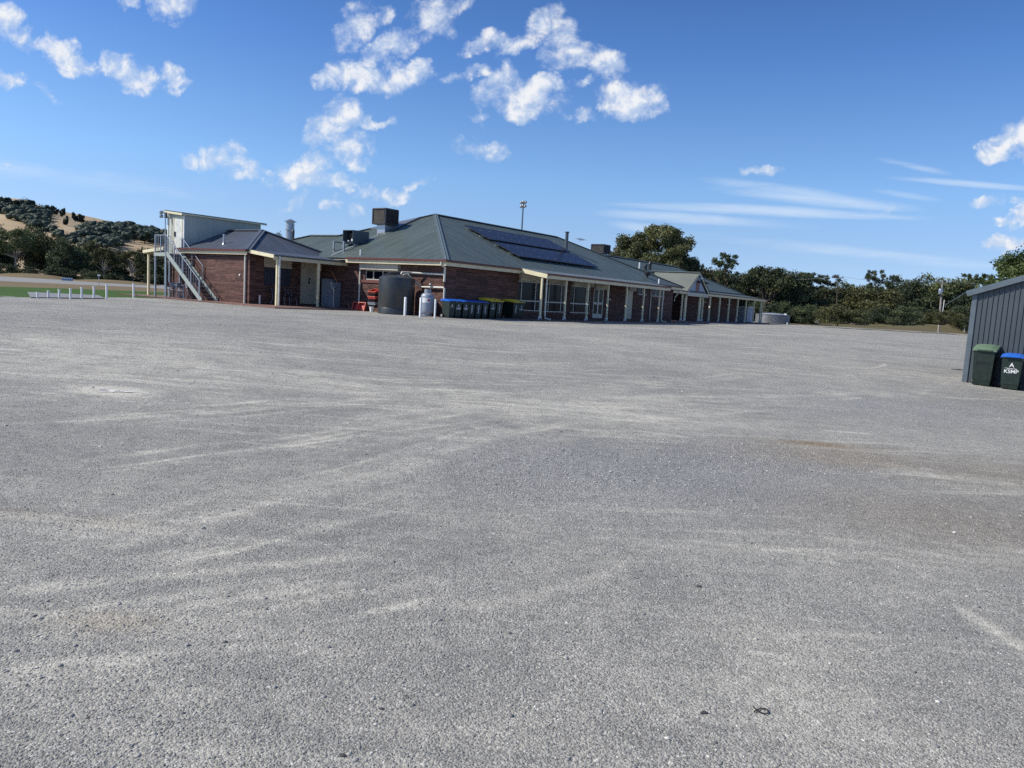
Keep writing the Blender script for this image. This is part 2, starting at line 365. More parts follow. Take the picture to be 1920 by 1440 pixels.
def lettering(txt, size, loc, m_, parent, rot=(math.pi/2, 0, 0), sx=1.):
    cu_ = bpy.data.curves.new('lettering', 'FONT'); cu_.body = txt; cu_.size = size; cu_.align_x = 'CENTER'; cu_.align_y = 'CENTER'; cu_.extrude = .0015; cu_.offset = size*.018
    to = bpy.data.objects.new('tmp', cu_); COL.objects.link(to); bpy.context.view_layer.update()
    me = bpy.data.meshes.new_from_object(to.evaluated_get(bpy.context.evaluated_depsgraph_get()))
    bpy.data.objects.remove(to); me.materials.clear(); me.materials.append(m_)
    o = bpy.data.objects.new('lettering', me); COL.objects.link(o); o.parent = parent; o.location = loc; o.rotation_euler = rot; o.scale = (sx, 1, 1)
    return o

# ---------------------------------------------------------------- ground
rng = np.random.default_rng(7)
TR = [ # polylines in photo pixels, half width m, strength
 ([(-80,1060),(0,1042),(150,1015),(400,950),(560,915),(700,880),(850,830),(960,800),(1100,782),(1300,775),(1480,760)], .22, 1.0),
 ([(560,960),(700,915),(850,870),(960,835),(1150,800)], .15, .5),
 ([(-60,628),(0,640),(100,662),(300,690),(500,712),(700,735),(960,748),(1250,752)], .35, .75),
 ([(60,636),(130,645),(250,668),(430,697),(650,722),(900,738)], .3, .8),
 ([(150,636),(240,655),(400,683),(620,705),(800,722)], .22, .5),
 ([(0,745),(150,735),(350,748),(600,757),(960,742),(1200,722),(1400,700)], .3, .45),
 ([(700,790),(960,760),(1200,748),(1500,750),(1650,740)], .45, .8),
 ([(-40,1268),(0,1262),(250,1240),(500,1203)], .05, .8),([(-20,1210),(200,1195),(400,1165),(560,1140)], .07, .35),
 ([(300,1150),(420,1125),(550,1108),(700,1090)], .05, .7),
 ([(-40,1120),(150,1100),(420,1068),(650,1046),(720,1050)], .06, .6),
 ([(-40,985),(200,930),(400,890),(600,850),(800,815),(950,790)], .10, .35),
 ([(1785,1130),(1850,1172),(1920,1222),(2000,1290)], .045, 1.3),
 ([(1000,795),(1150,812),(1300,842),(1500,872),(1700,890),(1960,925)], .3, .5),
 ([(1500,862),(1700,885),(1960,915)], .18, .7),
 ([(1545,690),(1600,690),(1645,690),(1660,684),(1655,680)], .05, .9),([(1575,705),(1600,700),(1700,698)], .04, .5),([(1595,702),(1615,714)], .05, .6),
 ([(830,1145),(1000,1115),(1100,1090),(1200,1045)], .06, .45),([(1150,803),(1300,822)], .08, .8),([(1530,808),(1640,815)], .06, .8),
 ([(1300,612),(1360,616),(1400,622)], .5, .5),([(960,606),(1100,612),(1300,618)], .6, .3),
 ([(1700,742),(1760,720),(1800,700)], .2, .3)]
PATCH = [ # centre px, half-width m, half-depth m, channel(0 dust,1 dark coarse,2 brown), strength
 ((1180,880),1.9,1.5,1,1.0),((1400,860),1.3,.9,1,.9),((1000,900),1.1,1.0,1,.6),((1690,765),2.2,1.5,1,.75),((1530,775),1.2,.8,1,.35),((1535,833),.5,.2,2,1.3),((1555,838),.9,.4,2,.6),((1580,858),1.3,.7,2,.5),((1880,890),1.5,1.0,2,.35),((1800,980),1.5,1.0,2,.3),
 ((1100,775),2.8,1.1,0,.6),((1000,1430),.6,.4,0,.2),((420,1180),.7,.4,0,.35),((300,1300),.6,.3,0,.3),((400,1380),.4,.2,0,.35),((640,1380),.5,.3,0,.25),((1450,1300),.6,.6,0,.35),
 ((900,900),1.3,.8,0,.35),((60,660),4,3,0,.5),((200,980),.3,.12,2,.35),((30,965),.25,.1,2,.3),((205,1170),.25,.12,2,.6),((212,734),.7,.35,0,1.2),((90,738),.4,.1,0,1.),((1850,700),.6,.5,2,.3),((1300,660),8,5,0,.12),((500,600),10,3,1,.12),((1500,600),20,3,0,.25)]
th_f = np.radians(np.arange(-46, 46.01, .17)); th_b = np.radians(np.linspace(46, 314, 68)[1:-1])
ths = np.concatenate([th_f, th_b]); nf = len(th_f)
rr = [.6]
while rr[-1] < 40: rr.append(rr[-1]*1.0065)
while rr[-1] < 75: rr.append(rr[-1]*1.0125)
while rr[-1] < 6500: rr.append(rr[-1]*1.13)
rr = np.array(rr); RR, TT = np.meshgrid(rr, ths, indexing='ij')
GX, GY = RR*np.sin(TT), RR*np.cos(TT); GZ = hgt(GX, GY)
col = np.zeros(GX.shape+(4,)); col[..., 3] = 1
near = (RR < 90) & (np.abs(((TT+math.pi) % (2*math.pi))-math.pi) < math.radians(46.1))
px, py = GX[near], GY[near]
ch = np.zeros((3, px.size)); rut = np.zeros(px.size)
def along(P_):
    best = np.full(px.size, 1e9); so = np.zeros(px.size); ar = np.zeros(px.size); acc_ = 0.
    for a_, b_ in zip(P_[:-1], P_[1:]):
        ab = b_-a_; ln_ = np.hypot(*ab); tt = np.clip(((px-a_[0])*ab[0]+(py-a_[1])*ab[1])/(ab@ab), 0, 1); dx, dy = px-a_[0]-tt*ab[0], py-a_[1]-tt*ab[1]
        d_ = np.hypot(dx, dy); k = d_ < best; best[k] = d_[k]; so[k] = (np.sign(ab[0]*dy-ab[1]*dx)*d_)[k]; ar[k] = (acc_+tt*ln_)[k]; acc_ += ln_
    return best, so, ar, acc_
rt = np.random.default_rng(11)
def smooth_path(pl):
    P_ = np.array([gp(*q)[:2] for q in pl]); t0 = np.linspace(0, 1, len(P_)); t1 = np.linspace(0, 1, len(P_)*3)
    Q = np.stack([np.interp(t1, t0, P_[:, i]) for i in (0, 1)], 1)
    for _ in range(3): Q[1:-1] = .25*Q[:-2]+.5*Q[1:-1]+.25*Q[2:]
    return Q
for pl, hw, st in TR:                                    # bands of compacted fines, each made of several thin wheel lines
    P_ = smooth_path(pl); best, so, ar, Ln = along(P_)
    env = np.exp(-(so/(hw*1.15))**2); ln = np.zeros(px.size)
    for k in range(7 if hw > .09 else 1):
        o_ = rt.uniform(-1.5, 1.5)*hw if hw > .09 else 0.; ww = rt.uniform(.10, .26)*hw+.012 if hw > .09 else hw
        br = .55+.45*np.sin(ar*rt.uniform(.5, 1.6)+rt.uniform(0, 6))*np.sin(ar*rt.uniform(1.5, 3.5)+rt.uniform(0, 6))
        ln = np.maximum(ln, rt.uniform(.5, 1.)*br*np.exp(-((so-o_)/ww)**2))
    endf = np.clip(ar/ (.12*Ln), 0, 1)*np.clip((Ln-ar)/(.12*Ln), 0, 1) if hw < .3 else 1.
    g_ = (.30*env+.85*ln*np.exp(-(so/(hw*2.2))**2))*endf if hw > .09 else env*endf
    ch[0] = np.maximum(ch[0], st*g_)
    rut += -.010*min(1, hw/.25)*ln*np.exp(-(so/(hw*2))**2) + .007*min(1, hw/.25)*np.exp(-((best-1.9*hw)/(.5*hw))**2)
# many faint single wheel arcs sweeping across the lot
FA = [((-60,700),(420,690),(1000,760)), ((-60,820),(500,770),(1100,740)), ((-60,900),(500,830),(1000,770)), ((0,1100),(450,1010),(900,900)), ((0,1180),(400,1100),(800,1040)), ((-20,1330),(350,1260),(700,1210)), ((300,650),(700,700),(1200,700)), ((500,640),(900,670),(1500,665)),
      ((700,820),(1100,770),(1650,745)), ((900,860),(1300,850),(1900,960)), ((200,1230),(500,1160),(900,1100)), ((100,620),(500,650),(900,690)), ((-40,680),(300,715),(700,745)), ((1000,1000),(1400,1010),(1900,1080)), ((1100,660),(1400,640),(1750,650)), ((0,780),(400,760),(900,720))]
for q in FA:
    for _ in range(5):
        off_ = rt.uniform(-1, 1); q2 = [(u+rt.uniform(-60, 60), v+off_*22*(v/900)+rt.uniform(-5, 5)) for u, v in q]; A0, A1, A2 = [gp(*z_)[:2] for z_ in q2]
        tt_ = np.linspace(rt.uniform(0, .4), rt.uniform(.6, 1), 14)[:, None]; P_ = (1-tt_)**2*A0+2*tt_*(1-tt_)*(2*A1-.5*A0-.5*A2)+tt_**2*A2
        best, so, ar, Ln = along(P_); ww = rt.uniform(.018, .05)*(1+np.hypot(*P_[7])*.04)
        br = np.clip(.65+.45*np.sin(ar*rt.uniform(.4, 1.5)+rt.uniform(0, 6))*np.sin(ar*rt.uniform(1.5, 4)), 0, 1); endf = np.clip(ar/(.2*Ln), 0, 1)*np.clip((Ln-ar)/(.2*Ln), 0, 1)
        ch[0] = np.maximum(ch[0], rt.uniform(.4, .95)*br*endf*np.exp(-(best/ww)**2))
for c_, hx, hy, k, st in PATCH:
    q = gp(*c_); d_ = ((px-q[0])/hx)**2 + ((py-q[1])/hy)**2; ch[k] = np.maximum(ch[k], st*np.exp(-d_**1.3))
for k in range(3): tmp = col[..., k]; tmp[near] = np.clip(ch[k], 0, 1.3); col[..., k] = tmp
und = .012*np.sin(px*1.3+np.sin(py*.7)*2)*np.sin(py*1.1+1.3) + .006*np.sin(px*3.1+py*2.3)
tmp = GZ; tmp[near] += rut + und*np.clip(1-(py-20)/20, 0, 1)
nr, nt = GX.shape
I = np.arange(nr*nt).reshape(nr, nt); In = np.roll(I, -1, axis=1)
F_ = np.stack([I[:-1], In[:-1], In[1:], I[1:]], -1).reshape(-1, 4)[:, ::-1]
V_ = np.stack([GX, GY, GZ], -1).reshape(-1, 3)
V_ = np.vstack([V_, [[0, 0, 0]]]); Cc = np.vstack([col.reshape(-1, 4), [[0, 0, 0, 1]]])
# centre fan closed with degenerate-free quads is not needed behind the feet: use a small disc of quads
gm = bpy.data.materials.new('gravel ground'); gm.use_nodes = True; t = NT(gm.node_tree); p = t.n['Principled BSDF']
tc = t.node('ShaderNodeNewGeometry').outputs['Position']
zn = t.node('ShaderNodeVertexColor', layer_name='zone').outputs[0]; zs = t.node('ShaderNodeSeparateColor', {0: zn})
dust, dark, brown = zs.outputs[0], zs.outputs[1], zs.outputs[2]
flat = t.node('ShaderNodeMapping', {0: tc}); flat.inputs['Scale'].default_value = (1, 1, 0)
fl = flat.outputs[0]
v1 = t.node('ShaderNodeTexVoronoi', {'Vector': fl, 'Scale': 95., 'Randomness': 1.}); v2 = t.node('ShaderNodeTexVoronoi', {'Vector': fl, 'Scale': 220., 'Randomness': 1.})
v3 = t.node('ShaderNodeTexVoronoi', {'Vector': fl, 'Scale': 34., 'Randomness': 1.})
s1 = t.node('ShaderNodeSeparateColor', {0: v1.outputs['Color']}); s2 = t.node('ShaderNodeSeparateColor', {0: v2.outputs['Color']}); s3 = t.node('ShaderNodeSeparateColor', {0: v3.outputs['Color']})
nb = t.noise(fl, .22, 5, .6).outputs[0]; nm = t.noise(fl, 1.7, 6, .65).outputs[0]; nf2 = t.noise(fl, 9., 5, .7).outputs[0]
st_ = t.node('ShaderNodeMapping', {0: tc}); st_.inputs['Rotation'].default_value = (0, 0, -.15); st_.inputs['Scale'].default_value = (.16, 1.5, 0)
ns = t.noise(st_.outputs[0], 1.6, 6, .62, .6).outputs[0]
st2 = t.node('ShaderNodeMapping', {0: tc}); st2.inputs['Rotation'].default_value = (0, 0, -.5); st2.inputs['Scale'].default_value = (.5, 3.2, 0)
ns2 = t.noise(st2.outputs[0], 1.6, 5, .62, .4).outputs[0]
dm = t.math('ADD', t.math('MULTIPLY', dust, t.maprange(t.math('ADD', nm, t.math('MULTIPLY', ns2, .6)), .55, .95, .25, 1.15)), t.math('MULTIPLY', t.maprange(ns, .52, .70), .50))
dm = t.math('ADD', dm, t.math('MULTIPLY', t.maprange(ns2, .58, .75), .30))
dm = t.math('ADD', dm, t.math('MULTIPLY', t.maprange(nf2, .55, .8), .30))
dm = t.math('SUBTRACT', dm, t.math('MULTIPLY', dark, .6), clamp=True)
peb = t.math('ADD', t.maprange(s1.outputs[0], 0, 1, -.34, .34, False), t.maprange(s2.outputs[0], 0, 1, -.24, .24, False))
peb = t.math('MULTIPLY', peb, t.maprange(dm, 0, 1, 1., .45, False)); peb = t.math('MULTIPLY', peb, t.math('ADD', 1., t.math('MULTIPLY', dark, .5)))
big = t.math('MULTIPLY', t.math('GREATER_THAN', s3.outputs[0], .90), t.math('LESS_THAN', v3.outputs['Distance'], .32))
peb = t.math('ADD', peb, t.math('MULTIPLY', big, t.maprange(s3.outputs[1], 0, 1, -.55, .85, False)))
gb = t.mix(t.maprange(t.math('ADD', t.math('MULTIPLY', nb, .6), t.math('MULTIPLY', nm, .4)), .38, .62), (.268, .260, .232), (.372, .357, .310))
gb = t.mix(t.math('MULTIPLY', dark, .55), gb, (.240, .244, .248))
gb = t.mix(t.math('MULTIPLY', brown, .75), gb, (.27, .195, .105))
gb = t.mix(t.math('MULTIPLY', dm, .92), gb, (.56, .535, .445))
fac = t.math('MULTIPLY', t.math('ADD', 1., peb), t.maprange(nf2, .3, .7, .88, 1.12))
fac = t.math('MAXIMUM', fac, .15)
cfin = t.mix(1., gb, t.node('ShaderNodeCombineColor', {0: fac, 1: fac, 2: fac}).outputs[0], 'MULTIPLY')
t.l.new(cfin, p.inputs['Base Color']); p.inputs['Roughness'].default_value = .78; p.inputs['Specular IOR Level'].default_value = .35
hb = t.math('ADD', t.math('MULTIPLY', t.math('SUBTRACT', .6, v1.outputs['Distance']), .9), t.math('MULTIPLY', t.math('SUBTRACT', .6, v2.outputs['Distance']), .4))
hb = t.math('ADD', hb, t.math('MULTIPLY', s1.outputs[1], .5)); hb = t.math('MULTIPLY', hb, t.maprange(dm, 0, 1, 1., .5, False))
hb = t.math('ADD', hb, t.math('MULTIPLY', nm, 2.)); hb = t.math('ADD', hb, t.math('MULTIPLY', nf2, 1.2))
bn = t.node('ShaderNodeBump', {'Strength': .85, 'Distance': .008, 'Height': hb}); t.l.new(bn.outputs[0], p.inputs['Normal'])
# inner ring closed to a tiny hole below the camera
g = np_mesh('ground', V_[:-1], F_, gm, attr={'zone': ('FLOAT_COLOR', Cc[:-1])}); tag(g, kind='structure'); g.data.shade_smooth()

def surf(x, y):
    x = np.atleast_1d(np.asarray(x, float)); y = np.atleast_1d(np.asarray(y, float)); r_ = np.hypot(x, y); t_ = np.arctan2(x, y)
    fi = np.interp(r_, rr, np.arange(len(rr))); fj = np.interp(t_, th_f, np.arange(nf)); i = np.clip(fi.astype(int), 0, len(rr)-2); j = np.clip(fj.astype(int), 0, nf-2); a = fi-i; b = fj-j
    return (GZ[i, j]*(1-a)*(1-b)+GZ[i+1, j]*a*(1-b)+GZ[i, j+1]*(1-a)*b+GZ[i+1, j+1]*a*b)
# loose stones lying in the near lot
def stones(n, seed):
    r = np.random.default_rng(seed)
    phi_ = (1+5**.5)/2
    ico = np.array([(-1,phi_,0),(1,phi_,0),(-1,-phi_,0),(1,-phi_,0),(0,-1,phi_),(0,1,phi_),(0,-1,-phi_),(0,1,-phi_),(phi_,0,-1),(phi_,0,1),(-phi_,0,-1),(-phi_,0,1)])/1.9
    fc = np.array([(0,11,5),(0,5,1),(0,1,7),(0,7,10),(0,10,11),(1,5,9),(5,11,4),(11,10,2),(10,7,6),(7,1,8),(3,9,4),(3,4,2),(3,2,6),(3,6,8),(3,8,9),(4,9,5),(2,4,11),(6,2,10),(8,6,7),(9,8,1)])
    Y = 2.1*np.exp(r.random(n)**1.05*math.log(22/2.1)); X = Y*(r.random(n)*1.5-.75)
    # more stones in the coarse patches
    q = [gp(*c_) for c_, *_ in PATCH[:3]]; k = n//5; idx = r.integers(0, 3, k)
    for j in range(3):
        mk = np.where(idx == j)[0]; X[mk] = q[j][0]+r.normal(0, PATCH[j][1]*.6, len(mk)); Y[mk] = q[j][1]+r.normal(0, PATCH[j][2]*.6, len(mk))
    big_ = r.random(n); sz = (.0024+.0028*r.random(n)+.008*(big_ > .988)*r.random(n))*(1+.06*Y)
    A = r.random((n, 3))*2*math.pi; ca, sa = np.cos(A), np.sin(A)
    Rz = np.zeros((n, 3, 3)); Rz[:, 0, 0] = ca[:, 0]; Rz[:, 0, 1] = -sa[:, 0]; Rz[:, 1, 0] = sa[:, 0]; Rz[:, 1, 1] = ca[:, 0]; Rz[:, 2, 2] = 1
    sc3 = np.stack([1+.5*r.random(n), .7+.4*r.random(n), .35+.4*r.random(n)], -1)
    P_ = ico[None]*(.75+.5*r.random((n, 12, 1)))*sc3[:, None, :]*sz[:, None, None]
    P_ = np.einsum('nij,nkj->nki', Rz, P_)
    P_[..., 0] += X[:, None]; P_[..., 1] += Y[:, None]; P_[..., 2] += (surf(X, Y)+sz*.02)[:, None]
    F = (fc[None]+(np.arange(n)*12)[:, None, None]).reshape(-1, 3)
    c = np.repeat(r.random(n), 12)
    return P_.reshape(-1, 3), F, c
sm = bpy.data.materials.new('loose stone'); sm.use_nodes = True; t = NT(sm.node_tree); p = t.n['Principled BSDF']
a = t.node('ShaderNodeAttribute', attribute_name='tint').outputs['Fac']
rmp = t.node('ShaderNodeValToRGB', {0: a}); el = rmp.color_ramp.elements; el[0].position = 0; el[0].color = (.16, .16, .155, 1); el[1].position = 1; el[1].color = (.65, .63, .57, 1)
for ps, c_ in ((.3, (.22, .218, .21, 1)), (.7, (.33, .322, .30, 1)), (.93, (.42, .405, .36, 1))): x_ = el.new(ps); x_.color = c_
t.l.new(rmp.outputs[0], p.inputs['Base Color']); p.inputs['Roughness'].default_value = .8
sv_, sf_, sc_a = stones(70000, 3)
o = np_mesh('gravel', sv_, sf_, sm, attr={'tint': ('FLOAT', sc_a)}); tag(o, 'loose grey gravel stones scattered over the near part of the car park', 'gravel', kind='stuff')

# field, verges, road and path laid on the ground
def sheet_mat(name, stops, scale, stretch=(1, 1, 0), rough=.9, bump=.5):
    Mt = bpy.data.materials.new(name); Mt.use_nodes = True; t = NT(Mt.node_tree); p = t.n['Principled BSDF']
    tc = t.node('ShaderNodeNewGeometry').outputs['Position']; mp = t.node('ShaderNodeMapping', {0: tc}); mp.inputs['Scale'].default_value = stretch
    n = t.noise(mp.outputs[0], scale, 8, .68).outputs[0]; rp_ = t.node('ShaderNodeValToRGB', {0: n}); e_ = rp_.color_ramp.elements
    e_[0].position, e_[0].color = stops[0][0], stops[0][1]+(1,); e_[1].position, e_[1].color = stops[-1][0], stops[-1][1]+(1,)
    for s_ in stops[1:-1]: x_ = e_.new(s_[0]); x_.color = s_[1]+(1,)
    t.l.new(rp_.outputs[0], p.inputs['Base Color']); p.inputs['Roughness'].default_value = rough; p.inputs['Specular IOR Level'].default_value = .15
    nn = t.noise(tc, 6., 6, .7).outputs[0]; bn = t.node('ShaderNodeBump', {'Strength': bump, 'Distance': .05, 'Height': nn}); t.l.new(bn.outputs[0], p.inputs['Normal'])
    return Mt
def sheet(name, pts, dz, m_):
    o = MB(); V = [(float(x), float(y), float(z)+dz) for x, y, z in pts]; o.add(V, [tuple(range(len(V)))])
    return tag(o.build(name, m_), kind='structure')
GRN = sheet_mat('oval grass', [(.35, (.040, .085, .015)), (.55, (.060, .120, .022)), (.7, (.085, .130, .032))], .35, (.25, 1, 0))
DRY = sheet_mat('dry grass', [(.3, (.14, .105, .060)), (.5, (.20, .155, .09)), (.62, (.16, .14, .07)), (.75, (.23, .19, .12))], .5, (.25, 1, 0))
DRY2 = sheet_mat('dry verge', [(.3, (.095, .085, .055)), (.48, (.15, .125, .08)), (.6, (.11, .112, .05)), (.75, (.20, .16, .11))], .6, (.3, 1, 0))
RDM = sheet_mat('far gravel', [(.3, (.24, .24, .23)), (.7, (.33, .325, .31))], .5, (.3, 1, 0))
def gz(u, v): q = gp(u, v); return q
sheet('playing_field', [gz(-420,526),gz(0,557),gz(57,557.5),gz(120,557.3),gz(250,558),gz(340,561),gz(420,560),gz(420,552),gz(250,546),gz(120,541),gz(0,537.5),gz(-420,516)], .006, GRN)
sheet('dry_grass', [gz(-420,516),gz(0,537.5),gz(120,541),gz(250,546),gz(420,552),gz(420,548.5),gz(250,538),gz(185,535.5),gz(0,527),gz(-420,504.5)], .008, DRY)
sheet('gravel_road', [gz(-420,504.5),gz(0,527),gz(185,535.5),gz(250,538),gz(420,548.5),gz(520,552),gz(520,546),gz(340,533.5),gz(180,527),gz(0,518),gz(-420,493)], .010, RDM)
sheet('path', [gz(51,548.5),gz(184,554.5),gz(197,560.5),gz(57,558.8)], .035, M['concrete'])
for i, (cx_, cy_) in enumerate(((62, 519.3), (215, 529.3))):     # low dirt mounds beside the far road
    q = gp(cx_, cy_+2); b = MB(); b.lathe([(5.2, -.2), (4.2, .12), (2.6, .38), (1.2, .5), (.1, .52)], 20); o = b.build('dirt_mound', DRY, smooth=True); o.location = tuple(q); o.scale = (1.3, .6, .8 if i else 1.1); tag(o, kind='structure')
# right verge: low bank of dry grass rising to the trees
vb = MB(); nearp = [gp(u, v) for u, v in ((1425,606.2),(1500,609.3),(1580,613.3),(1700,620),(1815,626.5),(1960,634),(2150,645),(2350,657))]
farp = [at(u, v, 104) for u, v in ((1425,601.5),(1500,605.5),(1580,606.8),(1700,607.2),(1815,607.8),(1960,611),(2150,620),(2350,630))]
V = []; 
for k in range(9):
    f = k/8
    for a_, b_ in zip(nearp, farp):
        a_ = np.array(a_)-np.array([0, 0, .02]); q = a_+(b_-a_)*f; q[2] = a_[2]+(b_[2]-a_[2])*(f*f*(3-2*f)); V.append(tuple(q+np.array([0, 0, .03 if k else 0.])))
for b_, a_ in zip(farp, nearp): q = a_+(b_-a_)*1.8; V.append((q[0], q[1], b_[2]-.2))
vb.add(V, [(k*8+i, k*8+i+1, (k+1)*8+i+1, (k+1)*8+i) for k in range(9) for i in range(7)])
tag(vb.build('grass_verge', DRY2, smooth=True), kind='structure')
# white chalky patches on the gravel
def chalk(cu_, cv_, hw, hd, seed):
    r = np.random.default_rng(seed); c_ = gp(cu_, cv_); b = MB()
    for k in range(9):
        ox, oy = r.normal(0, hw*.5), r.normal(0, hd*.4); w_, d_ = hw*r.uniform(.15, .6), hd*r.uniform(.10, .35)
        pl = [(c_[0]+ox+w_*math.cos(q)*r.uniform(.6, 1.2), c_[1]+oy+d_*math.sin(q)*r.uniform(.6, 1.2)) for q in np.linspace(0, 2*math.pi, 13)[:-1]]
        b.add([(x, y, float(surf(x, y)[0])+.004+.0006*k) for x, y in pl], [tuple(range(12))])
    tag(b.build('chalk_patch', M['chalk']), kind='structure')
chalk(212, 734, .24, .16, 5); chalk(90, 738, .15, .03, 6)

# ---------------------------------------------------------------- far hill
HU = [-900,-300,0,40,80,120,200,250,320,500,900,1300,1440,1600,1900,2400,3000]; HV = [330,355,373,377,388,397,415,426,437,462,503,535,545,556,575,600,640]
def crest(th): # angle from +Y -> crest height at 720 m
    u = 960+FPX*np.tan(th); uu = np.interp(u, HU, HU); v = np.interp(u, HU, HV)
    return np.array([EYE+rd(a_, b_)[2]*(720*math.cos(c_)) for a_, b_, c_ in zip(uu, v, np.atleast_1d(th))])
tht = np.radians(np.linspace(-62, 52, 230)); cz = crest(tht); rad = np.linspace(0, 1, 46)
HVt = []
def hillz(f, k):  # f radial 0..1 (230..1000 m)
    r_ = 230+f*770; s = np.clip((r_-230)/490, 0, 1); b_ = (s*s*(3-2*s))*.55+s*.45
    return r_, .3+(cz[k]-.3)*b_ - np.clip((r_-760)/240, 0, 1)**2*25
for f in rad:
    for k, th_ in enumerate(tht):
        r_, z_ = hillz(f, k); z_ += (math.sin(th_*37+f*9)*1.5+math.sin(th_*91+f*17)*.8)*min(1, f*2)*(1-.9*min(1, max(0, (f-.5)*5))); HVt.append((r_*math.sin(th_), r_*math.cos(th_), z_))
HVt = np.array(HVt); nk = len(tht); I = np.arange(len(rad)*nk).reshape(len(rad), nk)
HF = np.stack([I[:-1, :-1], I[:-1, 1:], I[1:, 1:], I[1:, :-1]], -1).reshape(-1, 4)
HM = sheet_mat('dry hillside', [(.3, (.31, .23, .135)), (.5, (.43, .33, .205)), (.68, (.52, .41, .27))], .02, (1, 1, 1), bump=.3)
o = np_mesh('hills', HVt, HF, HM); o.data.shade_smooth(); tag(o, kind='structure')
def inpoly(x, y, P_):
    c = np.zeros(x.shape, bool); n = len(P_)
    for i in range(n):
        (x1, y1), (x2, y2) = P_[i], P_[(i+1) % n]
        k = ((y1 > y) != (y2 > y)) & (x < (x2-x1)*(y-y1)/((y2-y1)+1e-9)+x1); c ^= k
    return c
def to_px(P_):
    d = P_-np.array([0, 0, EYE]); z = d@_F; return 960+FPX*(d@_R)/z, 720-FPX*(d@_U)/z

# ---------------------------------------------------------------- foliage
def leaves(C, Rr, n, size, r, flat_=.75, tv=1.):               # clumps C (k,3), radii Rr (k,), n leaves in all
    wt = Rr**2; k = r.choice(len(C), n, p=wt/wt.sum()); d = r.normal(size=(n, 3)); d /= np.linalg.norm(d, axis=1)[:, None]
    rad_ = r.random(n)**.38; lump = 1+.28*np.sin(d[:, 0]*5+k)*np.sin(d[:, 1]*4+k*2.1)+.12*r.normal(size=n)
    P_ = C[k]+d*(Rr[k]*rad_*lump)[:, None]*np.array([1, 1, flat_])
    a = r.normal(size=(n, 3))+d*.5; a /= np.linalg.norm(a, axis=1)[:, None]; b = np.cross(a, r.normal(size=(n, 3))); b /= np.linalg.norm(b, axis=1)[:, None]; c = np.cross(a, b)
    s = size*(.6+.8*r.random(n))[:, None]
    V = np.stack([P_-b*s, P_-c*s*.55, P_+b*s, P_+c*s*.55], 1)
    tint = np.clip(.35+.24*r.normal(size=len(C))[k]+.22*tv*r.normal(size=n), 0, 1)
    return V.reshape(-1, 3), np.arange(n*4).reshape(-1, 4), np.repeat(tint, 4)
def tree_proto(name, seed, h, cw, c0, nc, cr, nl, ls, leafm, barkm, fork=.35, tr=.16, gap=1., shape='gum', label=None):
    r = np.random.default_rng(seed); root = empty(name, (0, 0, -500))
    C = []
    while len(C) < nc:
        q = r.uniform(-1, 1, 3)
        if shape == 'gum': ok = q[0]**2+q[1]**2+max(q[2], 0)**2 < 1 and q[2] > -.75 and (q@q > .25 or r.random() < .3)
        elif shape == 'umbrella': ok = q[0]**2+q[1]**2+(q[2])**2 < 1 and q[2] > -.1+.35*(q[0]**2+q[1]**2)*-1
        elif shape == 'tall': ok = (abs(q[0])+abs(q[1])) < 1.0
        else: ok = q[0]**2+q[1]**2+max(q[2], 0)**2 < 1
        if ok: C.append(q)
    C = np.array(C); zc = (c0+h)/2; hz = (h-c0)/2
    Cp = C*np.array([cw/2-cr*.6, cw/2-cr*.6, hz-cr*.5])+np.array([0, 0, zc]); Rr = cr*r.uniform(.6, 1.2, nc)
    V, F, tn = leaves(Cp, Rr, nl, ls, r)
    V[:, 2] = np.maximum(V[:, 2], .02)
    np_mesh('crown', V, F, leafm, root, {'tint': ('FLOAT', tn)})
    b = MB(); top = h*fork; lean = r.uniform(-.04, .04, 2)*h
    b.tube([(0, 0, -.4), (lean[0]*.3, lean[1]*.3, top*.5), (lean[0], lean[1], top)], [tr*1.25, tr, tr*.85], 8)
    for i in r.permutation(nc)[:min(nc, 26)]:
        q = Cp[i]; m_ = np.array([lean[0], lean[1], top])*.45+q*.55+r.normal(0, .04*h, 3)*np.array([1, 1, .3]); m_[2] = max(m_[2], top+.02*h)
        if q[2] > top*.8: b.tube([(lean[0], lean[1], top*.96), tuple(m_), tuple(q)], [tr*.5, tr*.28, tr*.08], 5, False)
    b.build('trunk', barkm, root, smooth=True)
    root['h'] = h; root['w'] = cw
    return root
PR = {}
PR['gum'] = tree_proto('gum_tree', 1, 10, 9, 3.2, 34, 1.15, 9000, .17, M['leaf'], M['bark'], .36, .2)
PR['gum2'] = tree_proto('gum_tree', 2, 10, 7, 3.6, 24, 1.05, 7000, .17, M['leaf_olive'], M['bark'], .3, .17)
PR['dense'] = tree_proto('broad_tree', 3, 9, 9, .3, 60, 1.3, 13000, .18, M['leaf'], M['barkdark'], .2, .2)
PR['dense2'] = tree_proto('broad_tree', 4, 9, 8, .2, 50, 1.3, 12000, .18, M['leaf_olive'], M['barkdark'], .2, .2)
PR['dark'] = tree_proto('broad_tree', 5, 9, 8, .1, 54, 1.3, 13000, .17, M['leaf_dark'], M['barkdark'], .2, .2)
PR['umbrella'] = tree_proto('umbrella_tree', 6, 8, 10, 3.4, 46, 1.0, 12000, .15, M['leaf_dark'], M['barkdark'], .34, .22, shape='umbrella')
PR['sparse'] = tree_proto('sparse_gum', 7, 10, 5.5, 4.4, 54, .46, 6500, .12, M['leaf_dark'], M['barkdark'], .42, .11, shape='tall')
PR['shrub'] = tree_proto('shrub', 8, 4, 7, -.6, 42, .85, 12000, .11, M['leaf_dark'], M['barkdark'], .1, .08, shape='dome')
PR['shrub2'] = tree_proto('shrub', 9, 4, 7, -.6, 42, .85, 12000, .11, M['leaf_olive'], M['barkdark'], .1, .08, shape='dome')
